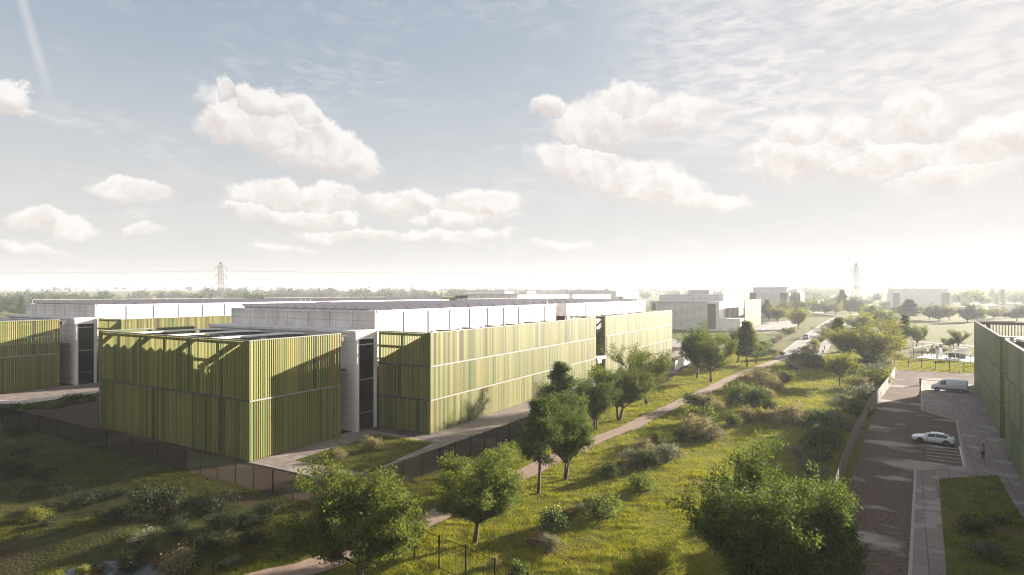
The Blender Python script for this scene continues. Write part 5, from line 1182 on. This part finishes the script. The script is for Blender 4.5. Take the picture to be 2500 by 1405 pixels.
# domain warp so that cloud outlines billow
wn = nd('ShaderNodeTexNoise'); wn.inputs['Scale'].default_value = 13; wn.inputs['Detail'].default_value = 7; wn.inputs['Roughness'].default_value = .62; L.new(cmb.outputs[0], wn.inputs['Vector'])
wv = nd('ShaderNodeVectorMath', operation='MULTIPLY_ADD'); L.new(wn.outputs['Color'], wv.inputs[0]); wv.inputs[1].default_value = (.085, .060, 0); L.new(cmb.outputs[0], wv.inputs[2])
wo = nd('ShaderNodeVectorMath', operation='SUBTRACT'); L.new(wv.outputs[0], wo.inputs[0]); wo.inputs[1].default_value = (.0425, .030, 0)
def azel(px, py):
    x = (px - HX) / F; y = -(py - HY) / F; dx, dy = CY * x - SY, SY * x + CY
    return math.atan2(dx, dy), math.atan2(y, math.hypot(dx, dy))
CL = [(700, 335, 215, 78, 18, 1), (560, 300, 85, 60, 0, 1), (555, 222, 26, 34, 0, .9), (640, 262, 75, 45, 20, 1), (835, 372, 95, 58, 25, 1), (750, 300, 90, 50, 25, 1),
      (655, 478, 80, 46, 0, .9), (630, 522, 100, 24, 4, .9), (800, 492, 90, 46, 0, .9), (760, 530, 150, 26, 0, .9), (990, 505, 120, 36, 0, .85), (1180, 505, 100, 44, 0, .9), (1120, 535, 160, 26, 0, .8),
      (310, 462, 100, 30, 4, .85), (390, 470, 40, 20, 20, .7), (120, 552, 135, 27, 2, .8), (350, 566, 50, 16, 0, .6), (10, 235, 75, 52, 15, 1), (50, 272, 40, 22, 10, .7),
      (1480, 300, 150, 74, -4, 1), (1530, 250, 80, 52, 0, 1), (1650, 285, 130, 62, 0, .9), (1345, 265, 45, 28, 0, .9),
      (1420, 405, 135, 62, 12, 1), (1565, 450, 190, 60, 12, 1), (1710, 495, 140, 36, 8, .9),
      (1965, 385, 195, 80, 0, 1), (1950, 325, 75, 52, 0, 1), (2060, 330, 80, 45, 0, 1), (2140, 400, 220, 56, -8, 1), (2240, 290, 115, 80, 0, .95), (2420, 350, 170, 66, -8, .95),
      (2330, 420, 240, 55, -8, .7), (850, 572, 140, 20, 0, .7), (1100, 582, 190, 22, 0, .5), (700, 610, 110, 16, 0, .4), (1380, 600, 90, 16, 0, .4), (90, 610, 120, 18, 0, .4)]
Fp = None; Gp = None
for (cx, cy, rx, ry, tilt, wt) in CL:
    a0, e0 = azel(cx, cy); ax = abs(azel(cx + rx, cy)[0] - azel(cx - rx, cy)[0]) / 2; ey = abs(azel(cx, cy - ry)[1] - azel(cx, cy + ry)[1]) / 2
    mp = nd('ShaderNodeMapping', vector_type='TEXTURE'); mp.inputs['Location'].default_value = (a0, e0, 0); mp.inputs['Rotation'].default_value = (0, 0, R(-tilt)); mp.inputs['Scale'].default_value = (ax * 1.12, ey * 1.15, 1); L.new(wo.outputs[0], mp.inputs['Vector'])
    ln = nd('ShaderNodeVectorMath', operation='LENGTH'); L.new(mp.outputs[0], ln.inputs[0])
    fi = mth('MULTIPLY', mth('SUBTRACT', 1.0, ln.outputs['Value']), wt) if wt < 1 else mth('SUBTRACT', 1.0, ln.outputs['Value'])
    sy_ = nd('ShaderNodeSeparateXYZ'); L.new(mp.outputs[0], sy_.inputs[0])
    if Fp is None: Fp, Gp = fi, sy_.outputs[1]
    else:
        g = mth('GREATER_THAN', fi, Fp); Gp = mixf(g, Gp, sy_.outputs[1]); Fp = mth('MAXIMUM', fi, Fp)
fn = nd('ShaderNodeTexNoise'); fn.inputs['Scale'].default_value = 26; fn.inputs['Detail'].default_value = 8; fn.inputs['Roughness'].default_value = .6; L.new(wo.outputs[0], fn.inputs['Vector'])
fo = nd('ShaderNodeVectorMath', operation='ADD'); L.new(wo.outputs[0], fo.inputs[0]); fo.inputs[1].default_value = (.010, .016, 0)
fn2 = nd('ShaderNodeTexNoise'); fn2.inputs['Scale'].default_value = 26; fn2.inputs['Detail'].default_value = 4; fn2.inputs['Roughness'].default_value = .6; L.new(fo.outputs[0], fn2.inputs['Vector'])
dens = mth('ADD', Fp, mth('MULTIPLY', mth('SUBTRACT', fn.outputs[0], .5), .55))
edge = mth('MULTIPLY', mrange(Gp, -.6, .5, .50, .20), mrange(az, azel(1100, 300)[0], azel(2000, 300)[0], 1.0, 1.5))           # soft below, crisp above
alpha = nd('ShaderNodeMapRange'); alpha.interpolation_type = 'SMOOTHSTEP'; L.new(dens, alpha.inputs[0]); alpha.inputs[1].default_value = .02; L.new(mth('ADD', edge, .02), alpha.inputs[2])
cloud_a = alpha.outputs[0]
shade = mth('ADD', mrange(Gp, -.75, .65, 0, 1), mth('MULTIPLY', mth('SUBTRACT', fn.outputs[0], fn2.outputs[0]), 2.3))
shade = mth('ADD', shade, mrange(dens, .0, .4, .25, -.05), None, True)
ccol = mixc(shade, (.74, .665, .625), (1.0, .965, .925))
# thin high veil and mottled patches towards the upper right
mp = nd('ShaderNodeMapping'); mp.inputs['Rotation'].default_value = (0, 0, R(14)); mp.inputs['Scale'].default_value = (1, 3.2, 1); L.new(cmb.outputs[0], mp.inputs['Vector'])
vn = nd('ShaderNodeTexNoise'); vn.inputs['Scale'].default_value = 22; vn.inputs['Detail'].default_value = 6; vn.inputs['Roughness'].default_value = .62; vn.inputs['Distortion'].default_value = .5; L.new(mp.outputs[0], vn.inputs['Vector'])
vb = nd('ShaderNodeTexNoise'); vb.inputs['Scale'].default_value = 4; vb.inputs['Detail'].default_value = 5; L.new(mp.outputs[0], vb.inputs['Vector'])
a1 = azel(1330, 100)[0]; a2 = azel(1900, 100)[0]
e1 = azel(1250, 460)[1]; e2 = azel(1250, 330)[1]
veil_area = mth('MULTIPLY', mrange(az, a1, a2, 0, 1, True), mrange(el, e1, e2, 0, 1, True))
veil = mth('MULTIPLY', mth('MULTIPLY_ADD', mth('MULTIPLY', mrange(vn.outputs[0], .40, .60), mrange(vb.outputs[0], .30, .50)), .72, .28), veil_area)
wisp = mth('MULTIPLY', mth('MULTIPLY', mrange(vn.outputs[0], .45, .75), mrange(vb.outputs[0], .45, .62)), .45)
# contrail upper left
c0 = azel(45, -30); c1 = azel(135, 275); dxa, dya = c1[0] - c0[0], c1[1] - c0[1]; LL = math.hypot(dxa, dya)
u_ = mth('ADD', mth('MULTIPLY', mth('SUBTRACT', az, c0[0]), dxa / LL), mth('MULTIPLY', mth('SUBTRACT', el, c0[1]), dya / LL))
v_ = mth('ABSOLUTE', mth('SUBTRACT', mth('MULTIPLY', mth('SUBTRACT', az, c0[0]), dya / LL), mth('MULTIPLY', mth('SUBTRACT', el, c0[1]), dxa / LL)))
ct = mth('MULTIPLY', mth('MULTIPLY', mrange(v_, .0, .009, 1, 0, True), mrange(u_, LL, LL * .55, 0, 1)), .35)
thin = mth('MAXIMUM', mth('MAXIMUM', mth('MULTIPLY', veil, .95), wisp), ct)
hs = nd('ShaderNodeHueSaturation'); hs.inputs['Saturation'].default_value = SKY_SAT; tn = nd('ShaderNodeVectorMath', operation='MULTIPLY'); L.new(sky.outputs[0], tn.inputs[0]); tn.inputs[1].default_value = (1.10, .97, 1.04); L.new(tn.outputs[0], hs.inputs['Color'])
sc_ = nd('ShaderNodeVectorMath', operation='SCALE'); L.new(hs.outputs[0], sc_.inputs[0]); sc_.inputs['Scale'].default_value = SKY_E
dv = nd('ShaderNodeVectorMath', operation='MULTIPLY_ADD'); L.new(sc_.outputs[0], dv.inputs[0]); dv.inputs[1].default_value = (1 / SKY_K,) * 3; dv.inputs[2].default_value = (1, 1, 1)
cp = nd('ShaderNodeVectorMath', operation='DIVIDE'); L.new(sc_.outputs[0], cp.inputs[0]); L.new(dv.outputs[0], cp.inputs[1])
# pale low stratus veil along the skyline
hz = mth('MULTIPLY', mrange(el, .0, .42, 1, 0, True), .8)
skc = mixc(hz, cp.outputs[0], (.160, .157, .152))
bg = nd('ShaderNodeBackground'); L.new(skc, bg.inputs[0]); bg.inputs[1].default_value = 1
bgc = nd('ShaderNodeBackground'); L.new(ccol, bgc.inputs[0]); bgc.inputs[1].default_value = CLOUD_E
bgt = nd('ShaderNodeBackground'); bgt.inputs[0].default_value = (1, .96, .93, 1); bgt.inputs[1].default_value = CLOUD_E * 1.0
m1 = nd('ShaderNodeMixShader'); L.new(thin, m1.inputs[0]); L.new(bg.outputs[0], m1.inputs[1]); L.new(bgt.outputs[0], m1.inputs[2])
# clouds keep the glow of the bright side of the sky: mixed over it, never darker
ex = nd('ShaderNodeAddShader'); 
skyk = nd('ShaderNodeBackground'); L.new(skc, skyk.inputs[0]); skyk.inputs[1].default_value = .12
L.new(bgc.outputs[0], ex.inputs[0]); L.new(skyk.outputs[0], ex.inputs[1])
m2 = nd('ShaderNodeMixShader'); L.new(mth('MULTIPLY', cloud_a, .93), m2.inputs[0]); L.new(m1.outputs[0], m2.inputs[1]); L.new(ex.outputs[0], m2.inputs[2])
ow = nd('ShaderNodeOutputWorld'); L.new(m2.outputs[0], ow.inputs[0])
w.cycles.sampling_method = 'MANUAL'; w.cycles.sample_map_resolution = 512

# ---------------------------------------------------------------- camera and render settings
cam = bpy.data.cameras.new('camera'); co = link(bpy.data.objects.new('camera', cam)); scene.camera = co
cam.sensor_width = 36; cam.lens = F / 2500 * 36; cam.clip_end = 20000; cam.clip_start = .5; cam.shift_y = (HY - 702.5) / 2500
co.location = (0, 0, CAMZ); co.rotation_euler = (R(90), 0, YAW)
scene.view_settings.view_transform = 'Standard'; scene.view_settings.look = 'None'; scene.view_settings.exposure = EXPO; scene.view_settings.gamma = 1
c = scene.cycles; c.max_bounces = 6; c.diffuse_bounces = 3; c.glossy_bounces = 2; c.transmission_bounces = 3; c.volume_bounces = 0; c.transparent_max_bounces = 6
c.use_denoising = True; c.sample_clamp_indirect = 4; c.caustics_reflective = False; c.caustics_refractive = False; c.use_adaptive_sampling = True; c.adaptive_threshold = .008; c.pixel_filter_type = 'BLACKMAN_HARRIS'; c.filter_width = 1.15
try: c.denoiser = 'OPENIMAGEDENOISE'
except Exception: pass
